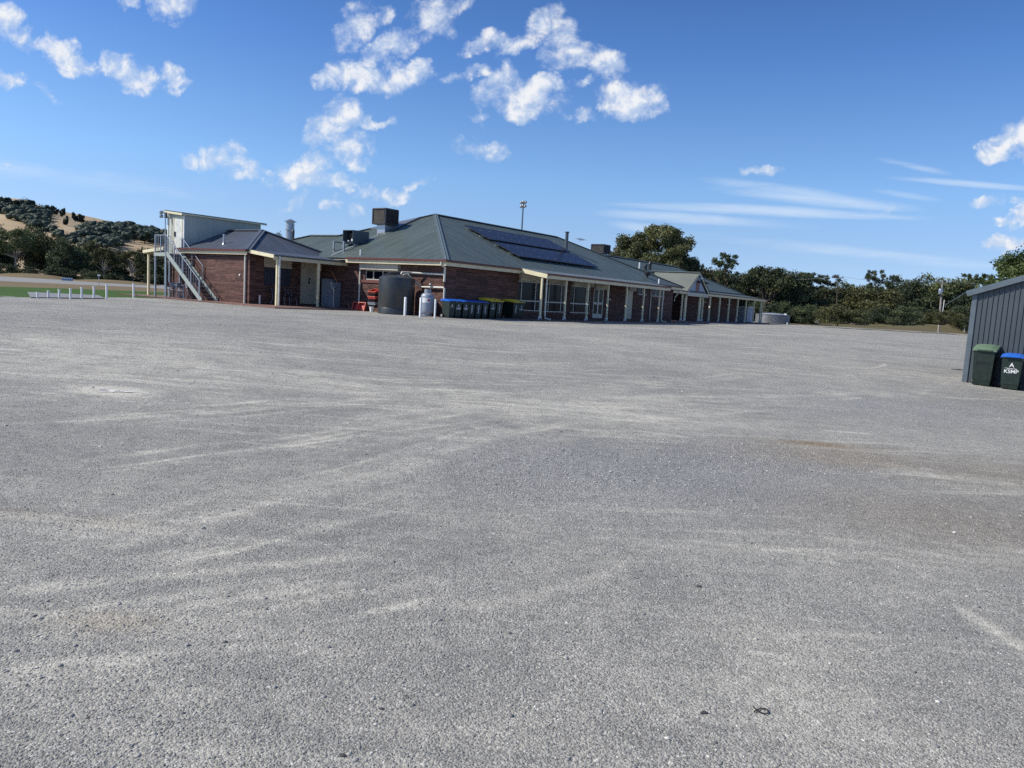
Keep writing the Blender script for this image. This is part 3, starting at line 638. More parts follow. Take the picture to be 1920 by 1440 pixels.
PR['hilltree'] = tree_proto('hillside_tree', 10, 8, 8, 1.6, 14, 1.5, 900, .55, M['leaf_far'], M['barkdark'], .3, .25)
PR['biggum'] = tree_proto('gum_tree', 12, 12.5, 12, 3.0, 104, 1.15, 62000, .14, M['leaf'], M['bark'], .3, .25)
PR['near'] = tree_proto('leafy_tree', 13, 10, 9, 1, 80, 1.1, 26000, .13, M['leaf_bright'], M['barkdark'], .2, .2)
used = set()
def tree(kind, u, Y, ytop, wpx, label, group=None, rz=None, zb=None, cat='tree'):
    src = PR[kind]; o = src if kind not in used else copy_tree(src); used.add(kind)
    top = at(u, ytop, Y); zb = float(hgt(top[0], Y)) if zb is None else zb
    H = top[2]-zb; W_ = wpx/FPX*Y; o.location = (top[0], Y, zb); s = H/src['h']; o.scale = (W_/src['w'], W_/src['w'], s)
    o.rotation_euler = (0, 0, rz if rz is not None else random.Random(int(u*7+Y)).uniform(0, 6.28))
    tag(o, label, cat, group); return o
GL = 'trees beyond the playing field'
tree('dense', -75, 119, 398, 120, 'dense tree beyond the field at the far left edge of the picture', GL)
tree('dark', -15, 125, 415, 85, 'dark tree cut by the left picture edge beyond the far gravel road', GL)
tree('gum', 28, 118, 421, 78, 'tall gum with pale bare limbs, nearest the left edge of the picture', GL)
tree('dense', 62, 127, 417, 62, 'tallest rounded green tree of the left tree line, against the tan slope', GL)
tree('dense2', 92, 121, 436, 70, 'olive green tree standing just right of the tallest tree of the left line', GL)
tree('dark', 122, 117, 449, 62, 'dark green tree behind the row of small blue boards', GL)
tree('dense2', 168, 130, 447, 60, 'yellowish olive tree crown showing above the left tree line', GL)
tree('dense', 140, 122, 457, 66, 'mid green tree left of the two pale-trunked gums', GL)
tree('gum2', 197, 113, 462, 54, 'gum with pale forked trunk behind the small white road sign', GL)
tree('dark', 215, 124, 468, 66, 'dark tree filling the gap between the two pale-trunked gums', GL)
tree('gum2', 249, 113, 467, 50, 'gum with slim pale trunk just left of the cream verandah post', GL)
tree('dense2', 283, 124, 463, 66, 'olive tree behind the metal landing of the staircase', GL)
tree('dark', 312, 120, 476, 70, 'dark tree seen through the legs of the metal landing', GL)
tree('dense', 355, 122, 480, 70, 'green tree behind the upper cabin, right end of the left tree line', GL)
GS = 'dark undergrowth beneath the left tree line'
for i, (u, yt) in enumerate(((-30,494),(8,492),(42,498),(80,503),(112,500),(150,503),(182,508),(218,510),(262,512),(300,514),(335,516))):
    tree('shrub', u, 111+(i % 3)*2, yt, 62, 'dark shrub under the tree line at the far side of the playing field', GS, cat='shrub')
tree('dark', 525, 150, 437, 34, 'tree top just showing behind the round roof ventilator')
tree('biggum', 1232, 97, 419, 168, 'big spreading gum rising behind the far roof, tallest of the right trees')
GR = 'trees beyond the car park on the right'
tree('dense2', 1290, 95, 486, 84, 'brownish tree below the right side of the big spreading gum', GR)
tree('dense', 1178, 95, 470, 70, 'low green tree below the left side of the big spreading gum', GR)
tree('dense2', 1338, 104, 497, 84, 'brown green tree right of the big gum behind the far roof', GR)
tree('sparse', 1362, 101, 474, 66, 'small airy crown sticking up between the big gum and the umbrella-shaped tree', GR)
tree('dark', 1392, 108, 512, 84, 'dark tree left of the umbrella-shaped tree', GR)
tree('umbrella', 1441, 104, 498, 112, 'umbrella-shaped tree with dark forked trunk behind the verandah end', GR)
tree('dark', 1496, 104, 510, 78, 'dark rounded tree just right of the umbrella-shaped tree', GR)
tree('sparse', 1517, 112, 510, 64, 'thin-leaved gum left of the bare wooden pole', GR)
tree('sparse', 1553, 112, 514, 60, 'thin-leaved gum behind the bare wooden pole', GR)
tree('dark', 1545, 106, 538, 90, 'low dark tree behind the foot of the bare wooden pole', GR)
tree('dense2', 1600, 110, 534, 80, 'brownish low tree left of the tall spindly gum', GR)
tree('dense', 1470, 110, 514, 90, 'green tree filling the line behind the umbrella-shaped tree', GR)
tree('dense', 1583, 114, 525, 84, 'mid green tree between the bare wooden pole and the tallest spindly gum', GR)
tree('dense', 1632, 116, 527, 84, 'mid green tree standing behind the stems of the spindly gums', GR)
tree('dense', 1690, 114, 516, 84, 'mid green tree right behind the shorter spindly gum', GR)
tree('sparse', 1643, 108, 505, 46, 'tallest spindly gum with small separate leaf tufts against the sky', GR)
tree('sparse', 1668, 112, 514, 46, 'shorter spindly gum just right of the tallest spindly one', GR)
tree('dense2', 1655, 104, 538, 90, 'brown green tree below the spindly gums', GR)
tree('dark', 1712, 106, 522, 70, 'dark tree between the spindly gums and the transformer pole', GR)
tree('dense', 1752, 108, 512, 110, 'broad green tree behind the transformer pole', GR)
tree('dense2', 1805, 110, 517, 80, 'olive tree between the transformer pole and the shed', GR)
tree('sparse', 1818, 114, 512, 50, 'thin-leaved gum top right of the transformer pole', GR)
tree('sparse', 1862, 112, 512, 60, 'thin-leaved gum top just above the shed roof', GR)
tree('dark', 1835, 100, 540, 90, 'dark tree against the left edge of the shed', GR)
tree('dark', 1900, 104, 540, 100, 'dark tree hidden behind the shed', GR)
tree('near', 1955, 48, 455, 210, 'bright leafy green tree rising behind the shed roof at the right edge')
GB = 'shrubs along the right grass verge'
SB = [('shrub',1415,99,560,60,'dark shrub seen under the open end of the far verandah'),('shrub',1466,98,562,70,'dark green shrub behind the low round steel tank'),('shrub',1512,97,568,70,'dark leafy shrub right of the low round steel tank'),
 ('shrub2',1575,84,568,104,'broad olive dome-shaped shrub at the verge, widest of the row'),('shrub',1628,90,576,56,'small very dark shrub right of the olive dome-shaped one'),('shrub',1680,86,571,96,'wide dark green mounded shrub in the middle of the verge'),
 ('shrub',1735,90,573,76,'dark shrub at the foot of the transformer pole'),('shrub2',1770,87,580,70,'low olive shrub right of the foot of the transformer pole'),('shrub',1812,90,572,80,'dark shrub beside the left edge of the shed'),('shrub',1870,92,574,90,'dark shrub hidden behind the shed')]
for k_, u, Y, yt, wp, lb in SB: tree(k_, u, Y, yt, wp, lb, GB, zb=float(at(u, 607.5+ (u-1500)*.001, Y)[2]) if u > 1480 else None, cat='shrub')

# hillside woodland (one far-off mass) and the single trees one can pick out
WOOD = [(-60,370),(0,376),(55,380),(90,396),(94,414),(104,428),(128,438),(152,430),(170,415),(240,420),(345,440),(345,450),(300,446),(240,436),(228,440),(232,448),(180,452),(130,442),(70,416),(0,390),(-60,380)]
r = np.random.default_rng(21); V, F, T_ = [], [], []; nb_ = 0
fr = r.uniform(.02, .66, 36000); kk = r.integers(0, len(tht)-1, 36000)
rr_, zz_ = hillz(fr, kk); XX = np.stack([rr_*np.sin(tht[kk]+r.uniform(0, .0087, len(kk))), rr_*np.cos(tht[kk]), zz_], -1)
uu, vv = to_px(XX+np.array([0, 0, 3.5])); ok = inpoly(uu, vv, WOOD) | ((uu > 480) & (uu < 2000) & (r.random(len(uu)) < .05))
XX = XX[ok][:4600]; RX = np.hypot(XX[:, 0], XX[:, 1])
def ico2():
    g = (1+5**.5)/2; v = [(-1,g,0),(1,g,0),(-1,-g,0),(1,-g,0),(0,-1,g),(0,1,g),(0,-1,-g),(0,1,-g),(g,0,-1),(g,0,1),(-g,0,-1),(-g,0,1)]; v = [np.array(p_)/np.linalg.norm(p_) for p_ in v]
    f = [(0,11,5),(0,5,1),(0,1,7),(0,7,10),(0,10,11),(1,5,9),(5,11,4),(11,10,2),(10,7,6),(7,1,8),(3,9,4),(3,4,2),(3,2,6),(3,6,8),(3,8,9),(4,9,5),(2,4,11),(6,2,10),(8,6,7),(9,8,1)]
    mid = {}; nf_ = []
    def md(i, j):
        k_ = (min(i, j), max(i, j))
        if k_ not in mid: q = v[i]+v[j]; v.append(q/np.linalg.norm(q)); mid[k_] = len(v)-1
        return mid[k_]
    for i, j, k_ in f: a_, b_, c_ = md(i, j), md(j, k_), md(k_, i); nf_ += [(i, a_, c_), (j, b_, a_), (k_, c_, b_), (a_, b_, c_)]
    return np.array(v), np.array(nf_)
IV, IF = ico2(); CV, CF, CT = [], [], []; nc_ = 0
for i, q in enumerate(XX):
    hh = r.uniform(.45, 1.)*RX[i]*.0125; tb = np.clip(.42+.2*r.normal(), 0, 1)
    for k in range(3):
        c_ = q+r.normal(0, 1, 3)*np.array([.25, .25, .1])*hh+np.array([0, 0, hh*.45]); rad_ = hh*r.uniform(.22, .36)
        vv_ = IV*(1+.22*r.normal(size=(len(IV), 1)))*rad_*np.array([1.15, 1.15, .85])+c_
        CV.append(vv_); CF.append(IF+nc_); nc_ += len(vv_); CT.append(np.full(len(vv_), tb))
    C = q+r.normal(0, 1, (3, 3))*np.array([.27, .27, .12])*hh+np.array([0, 0, hh*.5])
    v_, f_, t_ = leaves(C, np.full(3, hh*.42), 110, .05*hh, r, .75, .3); V.append(v_); F.append(f_+nb_); nb_ += len(v_); T_.append(t_)
Vq, Fq = np.vstack(V), np.vstack(F); Vt, Ft = np.vstack(CV), np.vstack(CF)+len(Vq)
def mixed_mesh(name, V, quads, tris, m_, tint):
    me = bpy.data.meshes.new(name); me.vertices.add(len(V)); me.vertices.foreach_set('co', np.asarray(V, np.float32).ravel())
    me.loops.add(len(quads)*4+len(tris)*3); me.loops.foreach_set('vertex_index', np.concatenate([quads.ravel(), tris.ravel()]).astype(np.int32))
    me.polygons.add(len(quads)+len(tris)); st0 = np.concatenate([np.arange(len(quads))*4, len(quads)*4+np.arange(len(tris))*3]).astype(np.int32); me.polygons.foreach_set('loop_start', st0)
    me.polygons.foreach_set('loop_total', np.concatenate([np.full(len(quads), 4), np.full(len(tris), 3)]).astype(np.int32)); me.update(calc_edges=True)
    a = me.attributes.new('tint', 'FLOAT', 'POINT'); a.data.foreach_set('value', np.asarray(tint, np.float32)); me.materials.append(m_); o = bpy.data.objects.new(name, me); COL.objects.link(o); return o
o = mixed_mesh('hillside_woodland', np.vstack([Vq, Vt]), Fq, Ft, M['leaf_far'], np.concatenate(T_+CT))
tag(o, 'dark bush covering the distant hillside on the left', 'woodland', kind='stuff')
HT = [(-8,366,30,'scrubby tree on the hill crest cut by the left picture edge'),(10,369,24,'tree on the hill crest closest to the left picture edge'),(27,372,22,'second tree from the left edge on the hill crest'),(50,376,20,'tree at the upper edge of the hillside bush'),
 (93,383,20,'left tree of the pair standing on the hill skyline'),(103,384,17,'right tree of the pair standing on the hill skyline'),(117,388,12,'small round tree alone on the hill skyline'),(140,396,12,'low tree left in the clump halfway down the hill skyline'),(152,399,20,'wide low tree in the clump halfway down the hill skyline'),
 (124,402,12,'single dark tree on the tan hill face below the skyline'),(240,414,22,'dark tree on the skyline left of the upper cabin'),(252,428,14,'lone dark tree on the pale paddock left of the landing'),(272,432,26,'grey green tree on the pale paddock beside the landing'),(290,421,20,'dark tree on the skyline closest to the upper cabin')]
for u, yt, wp, lb in HT:
    th_ = math.atan((u-960)/FPX); k = int(np.argmin(np.abs(tht-th_)))
    # walk up the slope until a tree 8-ish m high would show its top at ytop
    best = None
    for f in np.linspace(.05, .64, 120):
        r_, z_ = hillz(f, k); Yd = r_*math.cos(th_); Hh = at(u, yt, Yd)[2]-z_
        if best is None or abs(Hh-7) < best[0]: best = (abs(Hh-7), Yd, z_)
    tree('hilltree', u, best[1], yt, wp, lb, 'single trees on the distant hill', zb=best[2]-.5)

# ---------------------------------------------------------------- the club building (local axes: x along the verandah, y towards the left end)
B = empty('brick_clubhouse', L(0, 0), PHI, 'long single-storey dark brick clubhouse with green hipped roof and cream verandah posts', 'building')
def fb(b, ax, fx, u0, u1, w0, w1, z0, z1):               # box in wall coordinates: u along the wall, w into the wall
    return b.box(u0, u1, fx+w0, fx+w1, z0, z1) if ax == 's' else b.box(fx+w0, fx+w1, u0, u1, z0, z1)
def pt(ax, fx, u, w_, z): return (u, fx+w_, z) if ax == 's' else (fx+w_, u, z)
def wall(b, ax, fx, u0, u1, z0, z1, holes=(), dep=.11):
    us = sorted({u0, u1, *[h[0] for h in holes], *[h[1] for h in holes]}); zs_ = sorted({z0, z1, *[h[2] for h in holes], *[h[3] for h in holes]})
    for a_, c_ in zip(us[:-1], us[1:]):
        for d_, e_ in zip(zs_[:-1], zs_[1:]):
            mu, mz = (a_+c_)/2, (d_+e_)/2
            if any(h[0] < mu < h[1] and h[2] < mz < h[3] for h in holes): continue
            b.add([pt(ax, fx, a_, 0, d_), pt(ax, fx, c_, 0, d_), pt(ax, fx, c_, 0, e_), pt(ax, fx, a_, 0, e_)], [(0, 1, 2, 3)])
    for h in holes:
        for (a_, c_, d_, e_) in ((h[0], h[1], h[2], h[2]), (h[0], h[1], h[3], h[3])):
            b.add([pt(ax, fx, a_, 0, d_), pt(ax, fx, c_, 0, d_), pt(ax, fx, c_, dep, d_), pt(ax, fx, a_, dep, d_)], [(0, 1, 2, 3)])
        for a_ in (h[0], h[1]): b.add([pt(ax, fx, a_, 0, h[2]), pt(ax, fx, a_, 0, h[3]), pt(ax, fx, a_, dep, h[3]), pt(ax, fx, a_, dep, h[2])], [(0, 1, 2, 3)])
def window(par, ax, fx, u0, u1, z0, z1, mulls=(), rails=(), sill=True, fw=.055, rec=.05, fm='frame'):
    b = MB(); g_ = .004
    for a_, c_, d_, e_ in ((u0+g_, u0+fw, z0+g_, z1-g_), (u1-fw, u1-g_, z0+g_, z1-g_)): fb(b, ax, fx, a_, c_, rec, rec+.05, d_, e_)
    for d_, e_ in ((z0+g_, z0+fw), (z1-fw, z1-g_)): fb(b, ax, fx, u0+fw, u1-fw, rec+.001, rec+.051, d_, e_)
    for m_ in mulls: fb(b, ax, fx, m_-.03, m_+.03, rec-.004, rec+.046, z0+fw, z1-fw)
    for z_ in rails: fb(b, ax, fx, u0+fw, u1-fw, rec-.008, rec+.04, z_-.035, z_+.035)
    o = b.build('window', M[fm], par)
    b = MB(); fb(b, ax, fx, u0+.01, u1-.01, rec+.03, rec+.04, z0+.01, z1-.01); b.build('glass', M['glass'], o)
    if sill: b = MB(); fb(b, ax, fx, u0-.04, u1+.04, -.05, .03, z0-.10, z0-.002); b.build('sill', M['sill'], o)
    return o
def gutter(b, p, q, r_=.055, h_=.10):                    # outer face ogee made of a stepped bar
    b.beam((p[0], p[1], p[2]), (q[0], q[1], q[2]), .11, h_)
EZ = 2.75; K_ = .42
# walls
b = MB()
NW = [(6.45, 8.8, .40, 2.1), (9.2, 11.75, .38, 2.1), (12.2, 14.75, .38, 2.1), (15.1, 16.5, .1, 2.1), (19.9, 20.85, .1, 2.14), (21.5, 23.1, 1.88, 2.42), (23.9, 26.2, 1.84, 2.42)]
wall(b, 's', 0, 0, 27.7, -.6, 2.70, NW)
EW = [(3.0, 5.65, 1.62, 2.14)]
wall(b, 't', 0, 0, 15, -.6, 2.70, EW)
wall(b, 's', 14.4, 0, 27.7, -.6, 2.7); wall(b, 't', 27.7, 0, 14.4, -.6, 2.7)
KSW = [(-4.0, -2.24, 1.01, 1.93), (-1.6, -.42, .1, 2.42)]
wall(b, 's', 9.0, -4.85, 0, -.6, 2.70, KSW)
wall(b, 't', -4.85, 9.0, 16.25, -.6, 2.70); wall(b, 's', 16.25, -4.85, 1.5, -.6, 2.44)
b.build('wall', M['brick'], B)
# darker plinth-like pier lines: engaged brick piers at the two corners of the left block
b = MB(); fb(b, 't', -4.85, 9.0, 9.35, -.02, 0, -.6, 2.62); b.build('pier', M['brick'], B)
b = MB(); fb(b, 't', -4.85, 12.9, 12.915, -.004, 0, 0, 2.6); b.build('control_joint', M['black'], B)
b = MB(); fb(b, 's', 0, 3.05, 3.065, -.004, 0, 0, 2.6); b.build('control_joint', M['black'], B)
# roofs
def roof(name, polys, m_, th=.035):
    b = MB()
    for q in polys: b.slab(q, th)
    return b.build(name, m_, B)
AP, RE = (7.2, 7.2, 5.963), (21.3, 7.2, 5.963)
rf = roof('roof', [[(-.45,-.45,EZ), (28.4,-.45,EZ), RE, AP]], M['roof_x'])
rf2 = roof('roof', [[(-.45,-.45,EZ), AP, (3.1,11.3,4.241), (3.1,13.9,4.241), (-.45,17.45,EZ)]], M['roof_y'])
rf3 = roof('roof', [[AP, RE, (28.4,14.85,EZ), (5.5,14.85,EZ), (3.1,11.36,4.2)]], M['roof_x'])
rf4 = roof('roof', [[RE, (28.4,-.45,EZ), (28.4,14.85,EZ)]], M['roof_y']); roof('roof', [[(3.1,11.3,4.241), (6.65,14.85,EZ), (6.65,17.45,EZ), (3.1,13.9,4.241)]], M['roof_y'])
roof('roof', [[(3.1,13.9,4.241), (6.65,17.45,EZ), (-.45,17.45,EZ)]], M['roof_x'])
b = MB()
for p, q in (((-.45,-.45,EZ), AP), (AP, RE), (RE, (28.4,-.45,EZ)), (AP, (3.1,11.3,4.241)), ((3.1,11.3,4.241), (3.1,13.9,4.241)), ((3.1,13.9,4.241), (-.45,17.45,EZ))):
    p, q = Vector(p), Vector(q); up = Vector((0, 0, .015)); b.beam(p+up, q+up, .30, .03); b.tube([p+up*2.4, q+up*2.4], .035, 6)
b.build('ridge_cap', M['cap'], rf)
# raised grey sheeting near the ridge on the end roof
ez = lambda s_: EZ+K_*(s_+.45)+.09
b = MB(); b.slab([(4.2, 7.75, ez(4.2)), (6.55, 7.75, ez(6.55)), (5.35, 8.95, ez(5.35)), (4.35, 9.95, ez(4.35))], .07); b.build('solar_heating_mat', rib_mat('blue grey sheeting', (.15, .165, .19), 1, .15, .35, .01, .5), B)
# verandah sheet of the long side
VR = [(5.9,-.50,2.742), (22.2,-.50,2.742), (22.2,-2.15,2.50), (5.9,-2.15,2.50)]
roof('verandah_roof', [[(x, y, z+.045) for x, y, z in VR]], rib_mat('verandah sheet', (.155, .178, .175), 0, .076), .03)
# gutters and fascias
for p, q in (((-.52,-.52,EZ-.035), (-.52,6.6,EZ-.035)), ((-.58,-.52,EZ-.035), (5.86,-.52,EZ-.035)), ((5.95,-2.22,2.50), (22.2,-2.22,2.50)), ((22.25,-.52,EZ-.035), (28.5,-.52,EZ-.035)), ((28.46,-.5,EZ-.035), (28.46,14.9,EZ-.035)), ((-5.12,8.98,EZ-.035), (-5.12,15.38,EZ-.035))):
    b = MB(); gutter(b, p, q); b.build('gutter', M['gutter'], B)
for q in ((-.47,-.43,-.43,6.7,EZ-.27,EZ-.09), (-.47,5.9,-.47,-.43,EZ-.27,EZ-.09), (22.2,28.4,-.47,-.43,EZ-.27,EZ-.09), (5.95,22.2,-2.19,-2.14,2.27,2.45), (-5.07,-5.03,9.0,15.38,EZ-.25,EZ-.09)):
    b = MB(); b.box(*q); b.build('fascia', M['cream'], B)
b = MB(); b.beam((5.9,-.46,2.66), (5.9,-2.26,2.38), .05, .22); b.build('barge_board', M['post'], B)
b = MB(); b.box(-.43,27.7,-.43,-.002,EZ-.13,EZ-.10); b.box(-.43,-.002,.0,9,EZ-.13,EZ-.10); b.box(-5.03,-4.86,9,15.3,EZ-.13,EZ-.10); b.build('soffit', M['soffit'], B)
# verandah posts
pp = None
for k in range(7):
    s_ = 5.98+2.523*k
    b = MB(); b.box(s_-.05, s_+.05, -1.945, -1.845, .13, 2.33, .008); o = b.build('verandah_post', M['post'], B)
    b = MB(); b.box(s_-.06, s_+.06, -1.955, -1.835, .10, .20)
    for sx in (-1, 1): b.beam((s_+sx*.03, -1.895, .15), (s_+sx*.14, -1.895, .0), .07, .035)
    b.build('stirrup', M['white'], o)
def pipe(pts, r_=.045, m_='pvc', par=B, name='downpipe'):
    b = MB(); b.tube(pts, r_, 10); return b.build(name, M[m_], par, smooth=True)
for s_ in (6.22, 21.36): pipe([(s_,-2.22,2.44), (s_,-2.05,2.2), (s_,-2.05,.22), (s_,-2.08,.10), (s_+.05,-2.42,.03)])
pipe([(22.9,-.5,2.6), (23.45,-.06,2.2), (23.58,-.06,1.8), (23.58,-.06,.05)], .04); pipe([(28.1,-.5,2.66), (28.1,-.35,2.4), (27.9,-.06,1.9), (27.9,-.06,1.6)], .045)
pipe([(-.52,-.2,2.66), (-.52,-.2,2.52), (-.12,-.12,2.40), (-.10,-.09,2.3), (-.10,-.09,1.70)], .055)
pipe([(-.08,5.95,2.62), (-.08,5.95,.05)], .05); pipe([(-4.94,9.28,2.62), (-4.94,9.28,.0)], .05)
pipe([(-4.6,6.95,2.5), (-4.6,6.93,2.4), (-4.6,6.93,.02)], .05)
# openings of the long side
for (u0, u1, z0, z1), mu in zip(NW[:3], ((6.84, 8.3), (9.74, 11.16), (12.68, 14.2))): window(B, 's', 0, u0, u1, z0, z1, mu, (.98,))
for u0, u1, z0, z1 in ((6.47,8.66,2.10,2.57), (9.36,11.5,2.10,2.55), (12.24,14.8,2.10,2.5), (15.05,16.58,2.02,2.47), (19.85,20.9,2.10,2.42)):
    b = MB(); fb(b, 's', 0, u0, u1, -.16, -.003, z0, z1); b.build('shutter_box', M['shutter'], B)
window(B, 's', 0, *NW[5], (22.3,), (), fm='frame'); window(B, 's', 0, *NW[6], (24.6, 25.4), (), fm='frame')
b = MB(); u0, u1, z0, z1 = NW[3]
for a_, c_, d_, e_ in ((u0+.01,u0+.13,z0,z1), (u1-.13,u1-.01,z0,z1), (u0+.62,u0+.78,z0,z1)): fb(b, 's', 0, a_, c_, .03, .08, d_, e_)
for d_, e_ in ((z0,z0+.28), (1.0,1.14), (z1-.12,z1)): fb(b, 's', 0, u0+.13, u1-.13, .032, .078, d_, e_)
dr = b.build('door', M['frame'], B); b = MB(); fb(b, 's', 0, u0+.02, u1-.02, .055, .062, z0+.02, z1-.02); b.build('glass', M['glass'], dr)
b = MB(); b.tube([(15.72,-.04,1.08), (15.72,-.04,1.22)], .015, 6); b.build('handle', M['steel'], dr)
b = MB(); fb(b, 's', 0, 19.91, 20.84, .04, .08, .1, 2.12); dr = b.build('door', M['door'], B); b = MB(); b.tube([(20.02,-.02,1.05), (20.14,-.02,1.05)], .014, 6); b.build('handle', M['steel'], dr)
b = MB(); fb(b, 's', 0, 17.2, 17.34, -.06, -.002, 1.35, 1.43); b.build('wall_lamp', M['white'], B)
# end wall: window with shutter, sill
window(B, 't', 0, 3.0, 5.65, 1.62, 2.14, (4.35, 5.05), (), fm='frame', fw=.05)
b = MB(); fb(b, 't', 0, 2.98, 5.78, -.26, -.003, 2.15, 2.58); b.build('shutter_box', M['shutter'], B, ); 
b = MB(); fb(b, 't', 0, 2.9, 5.85, -.06, .0, 1.46, 1.60); b.build('sill', M['sill'], B)
# left block, sheltered side
b = MB(); fb(b, 's', 9.0, -4.0, -2.24, -.05, -.002, 1.95, 2.55); fb(b, 's', 9.0, -2.66, -2.64, -.056, -.05, 1.95, 2.55); b.build('window_panel', M['shutter'], B)
b = MB(); fb(b, 's', 9.0, -3.99, -2.25, .02, .05, 1.02, 1.92); b.build('window_screen', M['mesh_screen_s'], B)
b = MB(); fb(b, 's', 9.0, -1.59, -.95, .03, .07, .1, 2.4); fb(b, 's', 9.0, -.94, -.5, .031, .071, .1, 2.4); dr = b.build('door', M['door'], B)
b = MB(); b.box(-1.02,-.98, 8.97, 9.03, 1.2, 1.55); b.build('handle', M['black'], dr)
b = MB(); fb(b, 's', 9.0, -.5, -.35, -.03, .05, .1, 2.42); fb(b, 's', 9.0, -1.2, -.8, -.06, -.003, 2.3, 2.38); b.build('door_frame', M['cream'], B)
b = MB(); fb(b, 's', 9.0, -.55, -.25, -.1, -.003, 1.98, 2.3); b.build('wall_box', M['cream'], B)
roof('roof', [[(-5.05,8.95,EZ), (-2,11.9,4.031), (-2,15.39,4.031), (-5.05,15.39,EZ)]], M['kroof_y'])
kr = roof('roof', [[(-5.05,8.95,EZ), (1.05,8.95,EZ), (-2,11.9,4.031)]], M['kroof_x'])
roof('roof', [[(1.05,8.95,EZ), (1.05,15.39,EZ), (-2,15.39,4.031), (-2,11.9,4.031)]], M['kroof_y'])
b = MB()
for p, q in (((-5.05,8.95,EZ), (-2,11.9,4.031)), ((-2,11.9,4.031), (-2,15.39,4.031)), ((-2,11.9,4.031), (1.05,8.95,EZ))):
    p, q = Vector(p), Vector(q); up = Vector((0, 0, .015)); b.beam(p+up, q+up, .34, .03); b.tube([p+up*2.4, q+up*2.4], .035, 6)
b.build('ridge_cap', M['kcap'], kr)
b = MB(); b.slab([(-4.9,8.93,2.78), (-.06,8.93,2.78), (-.06,7.02,2.56), (-4.9,7.02,2.56)], .03); b.build('verandah_roof', M['kroof_x'], B)
b = MB(); b.beam((-4.92,9.0,2.68), (-4.92,6.98,2.46), .05, .17); b.build('barge_board', M['post'], B)
b = MB(); b.beam((-4.9,6.96,2.52), (-.02,6.96,2.52), .09, .06); b.build('gutter', M['kcap'], B)
b = MB(); b.box(-4.9,-.04,6.99,7.04,2.30,2.47); b.build('fascia', M['cream'], B)
for s_ in (-4.6, -1.95):
    b = MB(); b.box(s_-.055, s_+.055, 7.06, 7.17, 0, 2.4, .008); b.build('verandah_post', M['post'], B)
b = MB(); b.tube([(-4.40,8.75,0), (-4.40,8.75,.42)], .05, 8); b.tube([(-4.40,8.75,.42), (-4.40,8.75,.46)], .065, 8); b.build('stand_pipe', M['pvc'], B)
b = MB(); fb(b, 't', -4.85, 9.75, 9.85, -.06, -.002, 1.42, 1.50); b.build('wall_lamp', M['white'], B)
# small flues and vents
def flue(name, s_, t_, z_, h_, r_, m_, cap=True):
    b = MB(); b.tube([(s_,t_,z_-.15), (s_,t_,z_+h_)], r_, 12)
    if cap: b.tube([(s_,t_,z_+h_-.02), (s_,t_,z_+h_+.05)], r_*1.35, 12); b.lathe([(r_*2.0, z_-.02), (r_*1.1, z_+.08)], 12, s_, t_)
    b.build(name, M[m_], B, smooth=True)
flue('flue', -4.26, 12.16, 3.06, .5, .055, 'steel'); flue('flue', 18.1, 4.25, 4.70, 1.28, .12, 'acgrey')
flue('vent_pipe', -.03, 6.02, 2.92, .30, .045, 'white', False); flue('vent_pipe', 24.25, -.30, 2.80, .36, .06, 'white', False)
b = MB(); b.lathe([(.07,3.1), (.07,3.35), (.24,3.45), (.26,3.62), (.24,3.64)], 14, 24.2, .66); b.build('roof_vent', M['black'], B)
b = MB(); b.tube([(3.35,8.2,4.37), (3.2,8.08,4.30), (-.3,8.0,2.84)], .022, 6); b.build('drain_pipe', M['white'], B)
b = MB(); b.tube([(24.9,7.2,5.9), (24.9,7.2,6.15)], .015, 5); b.tube([(24.3,7.0,6.14), (25.9,7.5,6.14)], .02, 5); 
for q in np.linspace(0, 1, 6): b.tube([(24.4+q*1.4,6.7+q*.4,6.14), (24.4+q*1.4,7.4+q*.4,6.14)], .01, 4)
b.build('aerial', M['acgrey'], B)
# upper cabin on the left block
b = MB(); b.add([(-4.62,15.4,2.42), (-4.62,17.0,2.42), (-4.62,17.0,4.80), (-4.62,15.4,4.66)], [(0,1,2,3)]); b.add([(.4,15.4,2.42), (.4,17.0,2.42), (.4,17.0,4.80), (.4,15.4,4.66)], [(0,3,2,1)]); b.add([(-4.62,17,2.42), (.4,17,2.42), (.4,17,4.8), (-4.62,17,4.8)], [(0,1,2,3)]); b.add([(-4.62,15.4,2.42), (-4.62,17,2.42), (.4,17,2.42), (.4,15.4,2.42)], [(0,1,2,3)])
cabw = b.build('cabin_wall', M['clad'], B)
b = MB(); b.add([(-4.62,15.4,2.42), (.4,15.4,2.42), (.4,15.4,4.66), (-4.62,15.4,4.66)], [(0,1,2,3)]); b.build('side_wall', M['clad_shaded'], cabw)
b = MB(); b.box(-4.66,-4.60,15.36,15.47,2.42,4.64); b.box(-4.66,-4.60,16.95,17.03,2.42,4.75); b.box(-4.66,-4.60,15.47,16.95,2.42,2.47); b.build('corner_trim', M['white'], cabw)
b = MB(); b.slab([(-4.85,15.30,4.72), (.75,15.30,4.72), (.75,17.08,4.89), (-4.85,17.08,4.89)], .05); b.build('cabin_roof', M['kroof_x'], B)
b = MB(); b.beam((-4.83,15.28,4.62), (-4.83,17.06,4.79), .04, .12); b.beam((-4.85,15.28,4.64), (.75,15.28,4.64), .03, .07); b.build('cabin_fascia', M['post'], B)
b = MB(); b.box(-4.66,-4.625,15.55,16.35,2.48,4.45); cd = b.build('cabin_door', M['cabdoor'], B); tag(cd, 'weathered white door with peeling paint')
b = MB(); b.box(-4.70,-4.66,16.18,16.30,3.42,3.68); b.build('handle', M['black'], cd)
